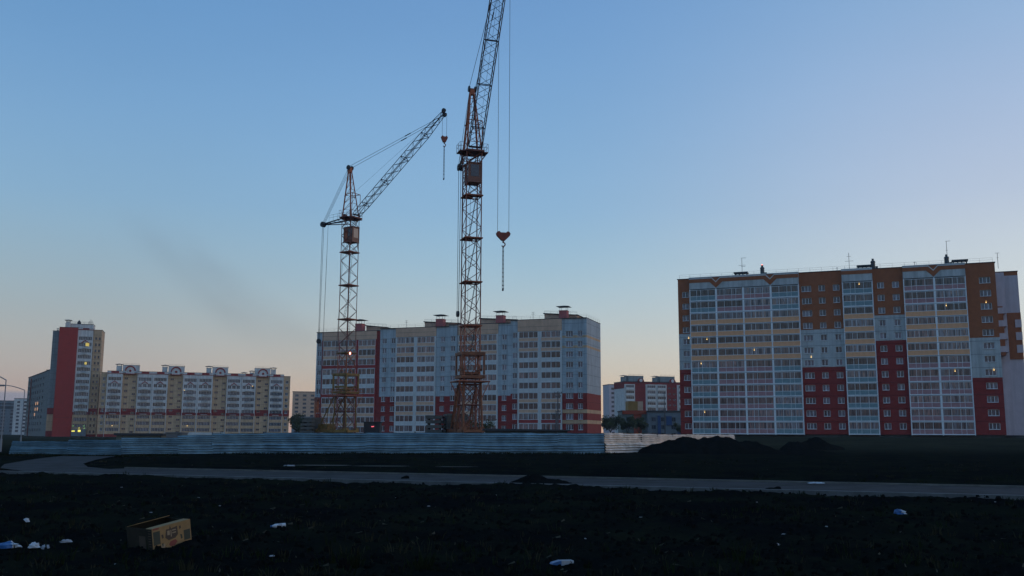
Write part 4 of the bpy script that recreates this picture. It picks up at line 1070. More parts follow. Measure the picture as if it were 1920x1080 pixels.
cr1, hk1 = crane(-27.75, 163, c1_ang, -.45, 19.9, 53.5, 49.0, 'farther tower crane at left, jib sloping right, red lamp on its mast', 'crane_yellow', True, .75, 1.0, .66)
cr2, hk2 = crane(-5.35, 125, c2_ang, 0, 13.9, 60.2, 24.7, 'nearer tower crane at right, its jib raised steeply out of the picture', 'crane_orange', False, 1.35, math.pi/2-.1, .86)
def sling(cr, hk, Lc, label):
    p = cr.matrix_basis @ hk if False else Matrix.Translation(cr.location) @ Matrix.Rotation(cr.rotation_euler.z, 4, 'Z') @ hk
    mb = MB(); x, y, z = p
    for k, o in enumerate((-.05, .05)):
        mb.bar((x+o, y, z-1.2), (x+o*1.6, y+.03, z-1.2-Lc), .035, 0, 5)
    for k in range(int(Lc/.5)): mb.bar((x-.07, y, z-1.3-k*.5), (x+.07, y, z-1.3-k*.5-.12), .05, 0, 5)
    mb.bar((x-.02, y, z-1.2-Lc-.3), (x+.02, y, z-1.2-Lc), .11, 0, 6)
    mb.build('chain_sling', 'rope', label=label, cat='chain')
sling(cr1, hk1, 5.3, 'short chain sling hanging from the hook of the farther crane')
sling(cr2, hk2, 5.0, 'chain sling hanging from the heart shaped hook block of the nearer crane')

# ------------------------------------------------------------------ site sheds and stores behind the fence
def at_site():
    for k, (x, y, n) in enumerate(((-10.3, 131, 7), (-8.2, 132.5, 6), (-5.4, 134, 5))):
        r = empty('slab_stack', (x, y, 0), R(7*k), label=['tallest stack of concrete slabs, leftmost beside the nearer crane', 'middle slab stack touching the left leg of the nearer crane', 'lowest slab stack, seen between the legs of the nearer crane'][k], cat='slabs', group='stacks of concrete slabs on the site')
        for q in range(n): small('slab', r, ['concrete_dark'], lambda mb, q=q: mb.box(-1.1+.06*((q*5) % 3), 1.1-.05*(q % 3), -1.5, 1.5, q*.62, q*.62+.42))
        small('spacer', r, ['bark'], lambda mb, n=n: [mb.box(xx, xx+.15, -1.4, 1.4, q*.62+.421, q*.62+.619) for q in range(n-1) for xx in (-.8, .7)])
    s = empty('slab_stack', (-33.9, 163.5, 0), 0, label='stack of dark slabs left of the foot of the farther crane', cat='slabs', group='stacks of concrete slabs on the site')
    for q in range(7): small('slab', s, ['concrete_dark'], lambda mb, q=q: mb.box(-1.0+.1*(q > 5)*2, .95-.1*(q > 4), -1.3, 1.3, q*.60, q*.60+.40))
    small('spacer', s, ['bark'], lambda mb: [mb.box(xx, xx+.15, -1.2, 1.2, q*.60+.401, q*.60+.599) for q in range(6) for xx in (-.6, .5)])
    h = empty('site_hut', (-23.6, 166, 0), 0, label='dark site hut right of the foot of the farther crane', cat='hut')
    small('wall', h, ['dark_metal'], lambda mb: mb.box(-1.4, 1.3, 0, 2.5, 0, 3.6)); small('roof', h, ['roof_dark'], lambda mb: mb.box(-1.6, 1.5, -.2, 2.7, 3.6, 3.75))
    small('lamp', h, ['lamp_red_dim'], lambda mb: mb.bar((-.1, -.1, 2.9), (.35, -.1, 2.95), .07, 0, 6))
    b = empty('shed', (-36.2, 90, 0), R(4), label='long low shed with a flat dark roof behind the left part of the fence', cat='shed')
    small('wall', b, ['green_block'], lambda mb: mb.box(0, 4.0, 0, 3, 0, 1.45)); small('roof', b, ['roof_dark'], lambda mb: mb.box(-.15, 4.2, -.3, 3.2, 1.45, 1.65))
    x = empty('skip_bin', (-31.1, 89, 0), R(3), label='grey sheet metal bin peeping over the fence right of the flat roofed shed', cat='bin')
    small('body', x, ['grey_metal'], lambda mb: mb.prism([(0, 0), (1.1, 0), (1.3, 1.65), (-.2, 1.65)], 0, 1.6)); small('rim', x, ['grey_metal'], lambda mb: mb.box(-.26, 1.36, -.06, 1.66, 1.65, 1.75))
    v = empty('van', (-31.0, 94, 0), R(2), label='white roofed van parked behind the fence, only its top showing', cat='van')
    def vb(mb): mb.prism([(0, .4), (4.2, .4), (4.2, .95), (3.5, 1.2), (3.0, 1.72), (.1, 1.75), (0, 1.6)], 0, 1.8, 0)
    small('body', v, ['white_plain'], vb); small('windscreen', v, ['cab_glass'], lambda mb: mb.prism([(3.03, 1.7), (3.5, 1.21), (3.53, 1.24), (3.07, 1.74)], .1, 1.7))
    for xx in (.8, 3.4): small('wheel', v, ['dark_metal'], lambda mb, xx=xx: (mb.bar((xx, .02, .35), (xx, .25, .35), .34, 0, 14), mb.bar((xx, 1.55, .35), (xx, 1.78, .35), .34, 0, 14)))
    w = empty('roof_shed', (-3.0, 112, 0), R(-1), label='long low dark roof just above the fence, right of the nearer crane', cat='shed')
    small('wall', w, ['plinth'], lambda mb: mb.box(0, 9.4, 0, 4, 0, 2.1)); small('roof', w, ['roof_dark'], lambda mb: mb.prism([(-.3, 2.1), (9.7, 2.1), (9.7, 2.25), (-.3, 2.35)], -.3, 4.3))
mat('lamp_red_dim', (.7,.1,.12), var=0, emit=((1,.15,.18), 1.2))
at_site()

# ------------------------------------------------------------------ corrugated fence
def galv(name, col, rough):
    mt = mat(name, col, rough=rough, metal=.8, var=.35, scale=.9, spec=.5)
    return mt
galv('galvanised', (.19,.29,.34), .42)  # dim blue of the mirrored sky put into the sheet colour
galv('galvanised_glow', (.56,.53,.49), .5)  # same sheet metal, paler and warmer colour standing in for the glow it faces
def sheet(root, a, b, z0, z1, m, bow=0., off=0., bumps=9, label=None, lip=False):
    """one corrugated sheet, ribs running along it"""
    mb = MB(); A_ = Vector((a[0], a[1], 0)); B_ = Vector((b[0], b[1], 0)); d = (B_-A_); Ln = d.length; d.normalize(); n = Vector((d.y, -d.x, 0))
    if n.y > 0: n = -n
    rows = bumps*6; cols_ = 14; i0 = 0
    sd = random.uniform(0, 100)
    for r in range(rows+1):
        t = r/rows; z = z0+(z1-z0)*t; w = math.sin(t*bumps*2*math.pi)*.062
        for c in range(cols_+1):
            s = c/cols_; p = A_+d*Ln*s
            dent = mnoise.noise(Vector((s*2.6+sd, t*2.0, sd)))*.10 + mnoise.noise(Vector((s*7+sd, t*5, sd)))*.022
            edge = 0
            if r in (0, rows): edge = mnoise.noise(Vector((s*5+sd, r, 2)))*.035
            q = p+n*(w+dent+bow*math.sin(math.pi*t)+off); mb.v.append((q.x, q.y, z+edge+.05*mnoise.noise(Vector((s*1.5+sd, 5, 5)))))
    if lip:
        for c in range(cols_+1):
            v = mb.v[rows*(cols_+1)+c]; mb.v.append((v[0]-n.x*.17, v[1]-n.y*.17, v[2]+.015))
        rows += 1
    for r in range(rows):
        for c in range(cols_):
            k = r*(cols_+1)+c; mb.f.append((k, k+1, k+cols_+2, k+cols_+1)); mb.m.append(0)
    o = mb.build('panel', m, root, label=label); o.data.polygons.foreach_set('use_smooth', [True]*len(mb.f)); return o
def fence(pts, label, m, seed, torn=False):
    random.seed(seed)
    root = empty('fence', (pts[0][0], pts[0][1], 0), 0, label=label, cat='fence')
    ox, oy = pts[0][0], pts[0][1]
    for (ax, ay, ah), (bx, by, bh) in zip(pts, pts[1:]):
        n = max(1, round(math.hypot(bx-ax, by-ay)/4.1))
        for k in range(n):
            t0 = k/n; t1 = (k+1)/n
            a = (ax+(bx-ax)*t0-ox, ay+(by-ay)*t0-oy); b = (ax+(bx-ax)*t1-ox, ay+(by-ay)*t1-oy)
            h = ah+(bh-ah)*(t0+t1)/2+random.uniform(-.03, .03)
            split = h*random.uniform(.46, .52)
            ex = .12
            dx, dy = (b[0]-a[0])/(math.hypot(b[0]-a[0], b[1]-a[1])), (b[1]-a[1])/(math.hypot(b[0]-a[0], b[1]-a[1]))
            b2 = (b[0]+dx*ex, b[1]+dy*ex)
            sheet(root, a, b2, .04+random.uniform(-.03, .05), split+.05, m, off=.16+.03*(k % 2), bumps=4, lip=True)
            sheet(root, a, b2, split-.03, h, m, off=.01+.02*(k % 2), bow=random.uniform(0, .05), bumps=5)
            mb = MB(); mb.bar((a[0], a[1]+.12, -.3), (a[0], a[1]+.12, h+random.uniform(.0, .10)), .045); mb.build('post', 'dark_metal', root)
        mb = MB(); mb.bar((bx-ox, by-oy+.12, -.3), (bx-ox, by-oy+.12, bh), .05); mb.build('post', 'dark_metal', root)
    return root
fence([(-38.2, 75.2, 1.0), (-33.6, 74.6, 1.06), (-29.6, 74.6, 1.18), (-25.9, 76.2, 1.45), (-23.6, 77.4, 1.64), (-20.0, 79.2, 1.70), (7.9, 85.2, 1.86)], 'long bluish corrugated metal fence across the site, facing the road', 'galvanised', 3)
fl = fence([(8.06, 85.4, 1.86), (14.5, 97.5, 1.78), (27.3, 120.5, 1.75)], 'corrugated fence stretch coloured paler for the sunset glow, running back behind the dirt mound', 'galvanised_glow', 5)

# ------------------------------------------------------------------ soil mounds
def mound(name, cx, cy, rx, ry, h, label, rz=0, seed=0, lumpy=.25, parts=None, flat=1.6):
    nx, ny = 90, 60; mb = MB()
    for j in range(ny+1):
        for i in range(nx+1):
            u = -1+2*i/nx; v = -1+2*j/ny
            d = math.hypot(u, v*1.0); b_ = max(0, 1-d**flat)
            x = u*rx; y = v*ry
            n1 = mnoise.fractal(Vector((x*.55/1+seed, y*.55, seed)), 1.0, 2.1, 5)
            z = h*b_*(1+lumpy*n1) + (.16*n1 if b_ > .02 else 0)*min(1, b_*4)
            z += .07*abs(mnoise.noise(Vector((x*2.6, y*2.6, seed+4))))*min(1, b_*5)
            mb.v.append((x, y, max(z, 0)-.12*(1-min(1, b_*6))-.02))
    for j in range(ny):
        for i in range(nx): k = j*(nx+1)+i; mb.f.append((k, k+1, k+nx+2, k+nx+1)); mb.m.append(0)
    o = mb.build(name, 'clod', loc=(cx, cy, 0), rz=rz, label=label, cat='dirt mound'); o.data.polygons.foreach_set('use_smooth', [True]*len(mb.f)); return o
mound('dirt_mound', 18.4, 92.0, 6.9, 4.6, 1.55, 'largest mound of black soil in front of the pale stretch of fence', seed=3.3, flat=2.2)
mound('dirt_mound', 25.5, 90, 5, 3.0, .42, 'low ridge of black soil trailing right from the largest mound', seed=9.3, flat=1.8)
mound('dirt_mound', 36.4, 119, 4.1, 3., 1.2, 'small mound of soil below the balconies of the block on the right', seed=6.1, flat=2.)
mound('dirt_heap', 1.0, 34.4, 1.35, .45, .20, 'little heap of earth spilled on the road near edge, midway along it', rz=R(-22), seed=1.1, lumpy=.8)
mound('dirt_heap', 8.2, 31.0, .28, .16, .07, 'small clod of earth on the road right of the spilled heap', seed=12, lumpy=.8)
mound('dirt_heap', -4.0, 37.2, .18, .12, .05, 'small clod of earth on the road left of the spilled heap', seed=15, lumpy=.8)
mound('dirt_heap', -20.6, 41.0, .5, .25, .14, 'small clod of earth at the mouth of the side road', seed=17, lumpy=.8)
# loose clods in the field: nobody could count them
def clods():
    mb = MB(); rnd = random.Random(11)
    for k in range(5200):
        a = rnd.uniform(-.56, .56); r = math.exp(rnd.uniform(math.log(9), math.log(34)))
        x = r*math.sin(a); y = r*math.cos(a)
        if road_d(x, y) < 4.1 and rnd.random() > .0: continue
        s = rnd.uniform(.015, .06)*(1.5 if rnd.random() < .06 else 1)
        z = height(x, y); i = len(mb.v)
        for q in range(6):
            t = q*math.pi/3+rnd.uniform(-.3, .3); rr = s*rnd.uniform(.7, 1.3); mb.v.append((x+rr*math.cos(t), y+rr*math.sin(t), z-.01))
        for q in range(6):
            t = q*math.pi/3+rnd.uniform(-.3, .3); rr = s*rnd.uniform(.3, .8); mb.v.append((x+rr*math.cos(t), y+rr*math.sin(t), z+s*rnd.uniform(.4, 1.1)))
        for q in range(6): mb.f.append((i+q, i+(q+1) % 6, i+6+(q+1) % 6, i+6+q)); mb.m.append(0)
        mb.f.append(tuple(i+6+q for q in range(6))); mb.m.append(0)
    mb.build('soil_clods', 'clod', kind='stuff', label='loose clods of black earth strewn over the field', cat='soil')
clods()
def grass():
    mb = MB(); rnd = random.Random(5)
    def tuft(x, y, n, h, spread, mi):
        z = height(x, y)-.01
        for q in range(n):
            t = rnd.uniform(0, 6.28); r = rnd.uniform(0, spread); bx = x+r*math.cos(t); by = y+r*math.sin(t); hh = h*rnd.uniform(.5, 1.2)
            lean = rnd.uniform(.1, .7)*hh; ww = .004+.003*rnd.random()+.0002*y; a = rnd.uniform(0, 3.14)
            dx, dy = math.cos(a)*ww, math.sin(a)*ww; i = len(mb.v); lx, ly = math.cos(t)*lean, math.sin(t)*lean
            mb.v += [(bx-dx, by-dy, z), (bx+dx, by+dy, z), (bx+dx*.7+lx*.4, by+dy*.7+ly*.4, z+hh*.6), (bx-dx*.7+lx*.4, by-dy*.7+ly*.4, z+hh*.6), (bx+lx, by+ly, z+hh)]
            mb.f += [(i, i+1, i+2, i+3), (i+3, i+2, i+4)]; mb.m += [mi, mi]
    for k in range(2600):
        a = rnd.uniform(-.56, .56); r = math.exp(rnd.uniform(math.log(9), math.log(70)))
        x = r*math.sin(a); y = r*math.cos(a)
        if road_d(x, y) < 4.0 or side_d(x, y) < 2.2: continue
        if fbm(x, y, .22) < -.05 and rnd.random() < .75: continue
        tuft(x, y, rnd.randint(3, 12), rnd.uniform(.05, .16), rnd.uniform(.05, .25), 1 if rnd.random() < .35 else 0)
    for k in range(420):
        a = rnd.uniform(-.56, .56); r = math.exp(rnd.uniform(math.log(9.5), math.log(60)))
        x = r*math.sin(a); y = r*math.cos(a)
        if road_d(x, y) < 3.9: continue
        z = height(x, y)+.012; t = rnd.uniform(0, 3.14); l_ = rnd.uniform(.01, .07); w_ = rnd.uniform(.003, .010); i = len(mb.v); cx, sx_ = math.cos(t), math.sin(t)
        mb.v += [(x-cx*l_+sx_*w_, y-sx_*l_-cx*w_, z), (x-cx*l_-sx_*w_, y-sx_*l_+cx*w_, z+w_), (x+cx*l_-sx_*w_, y+sx_*l_+cx*w_, z+rnd.uniform(0, .05)), (x+cx*l_+sx_*w_, y+sx_*l_-cx*w_, z+rnd.uniform(0, .03))]
        mb.f.append((i, i+1, i+2, i+3)); mb.m.append(2)
    for x, y in ((-1.9, 12.0), (-1.05, 11.9), (-2.1, 12.4), (2.9, 12.6)): tuft(x, y, 46, .22, .22, 0)
    # thin fringe along the fence foot
    for k in range(1500):
        x = rnd.uniform(-37, 9); y = (72 if x < -24 else 79.4+(x+20)*.21)-rnd.uniform(.1, 1.4)
        tuft(x, y, 5, .18, .2, rnd.random() < .3)
    mb.build('grass', ['grass_blade', 'grass_dry', 'straw'], kind='stuff', label='sparse weeds and dry grass over the black soil', cat='grass')
grass()

# ------------------------------------------------------------------ cardboard box
def carton():
    def cardmat(name, base, prints):
        mt = mat(name, base, rough=.85, var=.15, scale=6)
        return mt
    mat('card', (.25,.158,.068), rough=.9, var=.18, scale=5); mat('card_shade', (.022,.019,.012), rough=.9, var=.3, scale=5)  # second card tone: same cardboard with the shade of sides and inside painted in
    mat('print_green', (.045,.05,.035), var=.2); mat('print_red', (.20,.05,.04), var=.2); mat('print_brown', (.07,.05,.035), var=.3); mat('print_pale', (.28,.21,.13), var=.2)
    W_, D_, H_ = .62, .58, .325
    root = empty('cardboard_box', (-4.86, 13.6, -.02), R(55), label='open cardboard box with green and red print lying tilted on the black field', cat='cardboard box')
    root.location.z = height(-4.86, 13.6)-.03; root.rotation_euler = (0, R(-9), R(55))
    t = .006
    small('front_panel', root, ['card', 'print_green', 'print_red', 'print_brown', 'print_pale'], lambda mb: (
        mb.box(0, W_, 0, t, 0, H_, 0),
        mb.box(.015, .12, -.002, -.0004, .10, .28, 1), mb.box(.015, .11, -.002, -.0004, .305, .325, 2), mb.box(.50, W_-.015, -.002, -.0004, .06, .20, 1),
        mb.prism([(.20,.165), (.22,.275), (.27,.27), (.285,.315), (.30,.27), (.40,.285), (.405,.17), (.36,.13), (.25,.12)], -.002, -.0004, 3),
        mb.box(.235, .275, -.0035, -.0022, .19, .25, 4), mb.box(.315, .375, -.0035, -.0022, .20, .215, 4), mb.box(.315, .375, -.0035, -.0022, .235, .25, 4), mb.box(.288, .302, -.0035, -.0022, .16, .25, 4),
        mb.prism([(.25,.06), (.28,.10), (.36,.11), (.39,.075), (.34,.03), (.28,.03)], -.002, -.0004, 2),
        mb.prism([(.44,.16), (.47,.15), (.475,.10), (.45,.09)], -.0025, -.0004, 1), mb.prism([(.43,.27), (.455,.28), (.46,.245), (.435,.23)], -.0025, -.0004, 3),
        mb.prism([(.14,.10), (.165,.10), (.16,.055), (.145,.06)], -.0025, -.0004, 1), mb.prism([(.14,.215), (.17,.22), (.175,.17), (.15,.165)], -.0025, -.0004, 3),
        mb.bar((.06, -.003, .05), (.06, -.001, .05), .022, 3, 10), mb.box(.09, .125, -.002, -.0004, .03, .06, 3), mb.box(.13, .19, -.002, -.0004, .02, .09, 4)))
    small('side_panel', root, ['card_shade', 'print_brown'], lambda mb: (mb.box(0, t, t, D_, 0, H_, 0), [mb.box(-.002, -.0004, .03, .09, .08+.035*k, .092+.035*k, 1) for k in range(7)], mb.box(-.002, -.0004, .16, .30, .04, .22, 1)))
    small('side_panel', root, ['card_shade'], lambda mb: mb.box(W_-t, W_, t, D_, 0, H_))
    small('back_panel', root, ['card_shade'], lambda mb: mb.box(t, W_-t, D_-t, D_, 0, H_))
    small('bottom', root, ['card_shade'], lambda mb: mb.box(t, W_-t, t, D_-t, 0, t))
    small('flap', root, ['card'], lambda mb: mb.prism([(0, H_), (W_, H_), (W_-.01, H_+t), (.01, H_+t)], .0, .14))
    fb = small('flap', root, ['card'], lambda mb: mb.quad((t, D_, H_), (W_-t, D_, H_), (W_-.03, D_-.16, H_+.035), (.03, D_-.16, H_+.035)))
    md = fb.modifiers.new('s', 'SOLIDIFY'); md.thickness = .006
carton()
mound('dirt_heap', -4.58, 13.98, .42, .24, .17, 'lump of black soil propping up the right end of the cardboard box', rz=R(55), seed=22, lumpy=.7)

# ------------------------------------------------------------------ litter, piece by piece
def seat(x, y):
    """slide along the ground towards the viewer until the uneven field is met where flat ground would be"""
    f = 1.
    for k in range(6): f = (1.65-height(x*f, y*f))/1.65
    return x*f, y*f
def crumple(name, x, y, sx, sy, sz, mats, label, cat, rz=0, seed=0, z=None, group=None, two=None):
    """a crumpled bag or paper: folded closed skin"""
    nu, nv = 14, 9; mb = MB()
    if z is None: x, y = seat(x, y)
    for j in range(nv+1):
        ph = math.pi*j/nv
        for i in range(nu):
            th = 2*math.pi*i/nu; d = Vector((math.cos(th)*math.sin(ph), math.sin(th)*math.sin(ph), math.cos(ph)))
            k = 1+.55*mnoise.noise(d*2.3+Vector((seed, 0, 0)))+.2*mnoise.noise(d*6+Vector((seed, 3, 0)))
            mb.v.append((d.x*sx*k, d.y*sy*k, max(-.3*sz, d.z*sz*k)))
    for j in range(nv):
        for i in range(nu):
            i2 = (i+1) % nu; mb.f.append((j*nu+i, (j+1)*nu+i, (j+1)*nu+i2, j*nu+i2)); xm = mb.v[j*nu+i][0]; mb.m.append(1 if two is not None and xm > two*sx else 0)
    return mb.build(name, mats, loc=(x, y, (height(x, y)+.015 if z is None else z)+sz*.35), rz=rz, label=label, cat=cat, group=group)
crumple('plastic_bag', -7.28, 14.35, .19, .09, .06, ['plastic_blue', 'plastic_white'], 'blue and white plastic bag lying at the bottom left edge', 'plastic bag', R(20), 1, two=.3)
crumple('paper_scrap', -6.90, 14.45, .075, .05, .05, ['plastic_white'], 'brighter white paper scrap just right of the blue bag', 'paper', R(50), 2)
crumple('paper_scrap', -6.72, 14.42, .06, .05, .045, ['paper_white'], 'greyish paper scrap between the bright one and the leaf shaped one', 'paper', R(-20), 3)
crumple('paper_scrap', -6.62, 14.85, .08, .03, .03, ['paper_white'], 'leaf shaped grey scrap right of the other scraps at bottom left', 'paper', R(35), 4)
crumple('paper_cup', -8.82, 18.1, .055, .05, .045, ['plastic_white'], 'small white crumpled cup above the blue bag at left', 'cup', 0, 5)
crumple('plastic_bag', 8.22, 21.0, .13, .08, .075, ['plastic_blue', 'plastic_white'], 'small blue and white plastic bag alone on the right of the field', 'plastic bag', R(-15), 6, two=.2)
crumple('paper_sheet', 10.6, 34.4, .30, .12, .035, ['plastic_white'], 'white paper lying at the far edge of the road, to the right', 'paper', 0, 7, z=.02)
crumple('paper_scrap', -6.05, 11.62, .16, .04, .03, ['plastic_white'], 'white strip cut by the bottom left corner of the picture', 'paper', 0, 8)
crumple('paper_scrap', 3.9, 14.8, .08, .04, .03, ['clod', 'paper_white'], 'half buried grey scrap, right of the blue packet', 'paper', 0, 9, two=.3)
crumple('plastic_sheet', -11.3, 50.2, .3, .15, .05, ['paper_white'], 'white plastic sheet in the grass beyond the road, left half', 'plastic sheet', R(10), 10)
def bottle():
    x, y = seat(-4.22, 17.9); z = height(x, y)+.03
    r = empty('plastic_bottle', (x, y, z), R(28), label='clear white plastic bottle lying right of the cardboard box', cat='bottle')
    small('body', r, ['plastic_white'], lambda mb: (mb.bar((-.02,0,0), (.15,0,.01), .034, 0, 12), mb.bar((-.02,0,0), (-.07,0,-.002), .034, 0, 12, .014)))
    small('cap', r, ['plastic_blue'], lambda mb: mb.bar((-.07,0,-.002), (-.095,0,-.003), .017, 0, 10))
    small('label_band', r, ['paper_white'], lambda mb: mb.bar((.03,0,.0035), (.09,0,.007), .0355, 0, 12))
    x, y = seat(.66, 12.85); z = height(x, y)+.03
    r = empty('drink_packet', (x, y, z), R(20), label='blue and silver drink packet lying at the bottom edge, right of centre', cat='packet')
    small('body', r, ['plastic_blue', 'paper_white'], lambda mb: (mb.prism([(-.15,-.01), (-.03,-.03), (-.03,.035), (-.14,.01)], -.05, .05, 0), mb.prism([(-.0299,-.028), (.11,-.02), (.12,.03), (-.0299,.033)], -.048, .048, 1)))
    small('crimp', r, ['plastic_white'], lambda mb: mb.box(.1201, .135, -.05, .05, -.015, .028))
bottle()
def scraps():
    rnd = random.Random(21); me = None
    spots = [(-9.1, 24.0), (-8.2, 26), (-6.6, 22.5), (-3.0, 26), (-1.6, 21.5), (-.4, 27), (-1.9, 22.9), (4.6, 16.8), (6.1, 24.6), (3.2, 27.2), (12.5, 25.6), (9.4, 14.1), (6.5, 12.9), (1.2, 16.1), (2.6, 19.9), (-3.2, 13.4), (-2.5, 12.5), (5.8, 18.3), (10.2, 18.6), (-7.5, 20.7), (-5.0, 12.7), (3.9, 30.1), (-12, 30.5), (12.0, 20.2)]
    for k, (x, y) in enumerate(spots):
        s = .028+.02*rnd.random()
        if me is None:
            o = crumple('litter_scrap', x, y, .035, .022, .012, ['paper_white'], 'x', 'litter', 0, 30); me = o.data
        else:
            x, y = seat(x, y); o = obj('litter_scrap', me, loc=(x, y, height(x, y)+.008), rz=rnd.uniform(0, 6))
            o.scale = (s/.035, s/.035*rnd.uniform(.5, 1.2), 1)
        tag(o, 'tiny pale scrap of litter strewn on the black soil of the field', 'litter', 'tiny scraps strewn over the field')
scraps()

# ------------------------------------------------------------------ trees and bushes
def tree(name, x, y, h, r, label, leaf=('leaf_a', 'leaf_b'), trunk_h=None, seed=0, n=5200, bare=.35, cat='tree', size=.16, group=None):
    rnd = random.Random(seed); z0 = height(x, y)-.1
    root = empty(name, (x, y, z0), 0, label=label, cat=cat, group=group)
    th = trunk_h or h*.35; br = []
    def tr(mb):
        mb.bar((0,0,0), (0.05*h*.2,0,th), .035*h*.5+.03, 0, 7, .03*h*.4)
        top = Vector((0.05*h*.2, 0, th))
        for k in range(9):
            a = k*2.4+rnd.uniform(-.3, .3); up_ = rnd.uniform(.35, 1.); e = top+Vector((math.cos(a)*r*rnd.uniform(.4, .85), math.sin(a)*r*rnd.uniform(.4, .85), (h-th)*up_*.85))
            s_ = top+Vector((0,0,-th*.3*rnd.random())); mb.bar(s_, e, .02*h*.4, 0, 5, .008*h*.3); br.append((s_, e))
            for q in range(3):
                t = rnd.uniform(.4, .9); p = s_+(e-s_)*t; e2 = p+Vector((rnd.uniform(-1, 1), rnd.uniform(-1, 1), rnd.uniform(.2, 1)))*r*.4; mb.bar(p, e2, .012*h*.3, 0, 4, .005); br.append((p, e2))
    small('trunk', root, ['bark'], tr)
    mb = MB()
    cl = []
    for k in range(34):
        s_, e = br[rnd.randrange(len(br))]; c = s_+(e-s_)*rnd.uniform(.55, 1.1); cl.append((c, r*rnd.uniform(.16, .36), rnd.random() < .5))
    for k in range(n):
        c, cr_, li = cl[rnd.randrange(len(cl))]; d = Vector((rnd.gauss(0, 1), rnd.gauss(0, 1), rnd.gauss(0, .8))).normalized()*cr_*rnd.random()**.45
        p = c+d
        if p.z < th*.5: continue
        u_ = Vector((rnd.gauss(0, 1), rnd.gauss(0, 1), rnd.gauss(0, 1))).normalized(); v_ = u_.orthogonal().normalized(); s2 = size*rnd.uniform(.6, 1.3)
        i = len(mb.v); mb.v += [tuple(p-u_*s2), tuple(p+v_*s2*.6), tuple(p+u_*s2), tuple(p-v_*s2*.6)]; mb.f.append((i, i+1, i+2, i+3)); mb.m.append(1 if li else 0)
    mb.build('crown', list(leaf), root)
    return root
tg = 'trees in the gap right of the middle block'
for k, (x, y, h, r, lb) in enumerate([(30.2, 300, 8.2, 4.4, 'green tree touching the right end of the middle block'), (34.5, 292, 6.6, 3.2, 'lower green tree second from the middle block, in front of the kindergarten'), (38.5, 296, 6.0, 3., 'round green tree in front of the kindergarten orange wall')]):
    tree('tree', x, y, h, r, lb, seed=k+1, group=tg, size=.17, n=6500, trunk_h=h*.15)
tree('tree', 52.0, 300, 4.4, 2.6, 'small grey green tree in front of the kindergarten slate wing', seed=8, size=.16, n=2600, trunk_h=.5)
tree('tree', -72.6, 330, 9.5, 3.4, 'tall bare looking tree in the gap left of the middle block', seed=12, size=.22, n=2600)
tree('tree', -69.0, 318, 6.5, 2.8, 'lower tree next to the slab stack left of the farther crane', seed=14, size=.22, n=2200)
tree('shrub', -4.9, 137, 5.4, 2.6, 'dark bare shrub behind the legs of the nearer crane', seed=17, size=.10, n=3200, trunk_h=.8, cat='shrub')
tree('shrub', -6.9, 140, 4.2, 1.7, 'smaller dark shrub left of the legs of the nearer crane', seed=18, size=.10, n=1800, trunk_h=.7, cat='shrub')
tree('shrub', -31.8, 172, 4.6, 2.2, 'dark shrub behind the tail of the farther crane', seed=19, size=.12, n=2200, trunk_h=.7, cat='shrub')

# ------------------------------------------------------------------ poles and street lamps
mat('lamp_post', (.24,.25,.26), var=.1)
def street_lamp(x, y, h, reach, label, ang=0):
    z0 = height(x, y)-.1
    root = empty('street_lamp', (x, y, z0), ang, label=label, cat='street lamp', group='street lamps at the left edge')
    small('pole', root, ['lamp_post'], lambda mb: (mb.bar((0,0,0), (0,0,h), .06, 0, 8, .04), mb.bar((0,0,0), (0,0,1.2), .09, 0, 8)))
    def arm(mb):
        p = Vector((0,0,h))
        for k in range(6):
            q = Vector((-reach*(k+1)/6, 0, h+.55*math.sin((k+1)/6*math.pi*.5))); mb.bar(p, q, .045, 0, 6); p = q
    small('arm', root, ['lamp_post'], arm)
    small('lamp_head', root, ['lamp_post', 'cab_glass'], lambda mb: (mb.box(-reach-.7, -reach+.05, -.16, .16, h+.48, h+.62, 0), mb.box(-reach-.62, -reach-.05, -.12, .12, h+.43, h+.48, 1)))
street_lamp(-43.6, 84, 6.2, 1.6, 'nearer street lamp at the left edge, its arm reaching out of the picture')
street_lamp(-56.4, 113, 6.6, 2.4, 'farther street lamp at left, between the far blocks and the grey block')
def pole(x, y, h, arms, label):
    z0 = height(x, y)-.1
    root = empty('utility_pole', (x, y, z0), R(12), label=label, cat='utility pole')
    small('pole', root, ['pole_wood'], lambda mb: mb.bar((0,0,0), (0,0,h), .15, 0, 8, .09))
    for z, w in arms: small('crossarm', root, ['pole_wood'], lambda mb, z=z, w=w: (mb.box(-w/2, w/2, -.06, .06, z-.06, z+.06), [mb.bar((q*w/2*.9, 0, z+.06), (q*w/2*.9, 0, z+.24), .05, 0, 6) for q in (-1, 0.4, 1)]))
mat('pole_wood', (.10,.10,.10), var=.2)
pole(8.55, 180, 9.5, ((9.2, 1.5), (8.6, 1.1), (5.8, .9)), 'taller dark utility pole before the right end of the middle block')
pole(6.4, 140, 4.9, ((4.6, 1.5), (4.0, 1.1)), 'shorter utility pole with two crossarms left of the taller one')
pole(40.0, 255, 6.9, ((6.5, .8),), 'thin pale pole beside the trees in the right hand gap')
pole(44.6, 285, 13.0, ((12.4, .9),), 'dark pole in front of the red and white block in the gap')

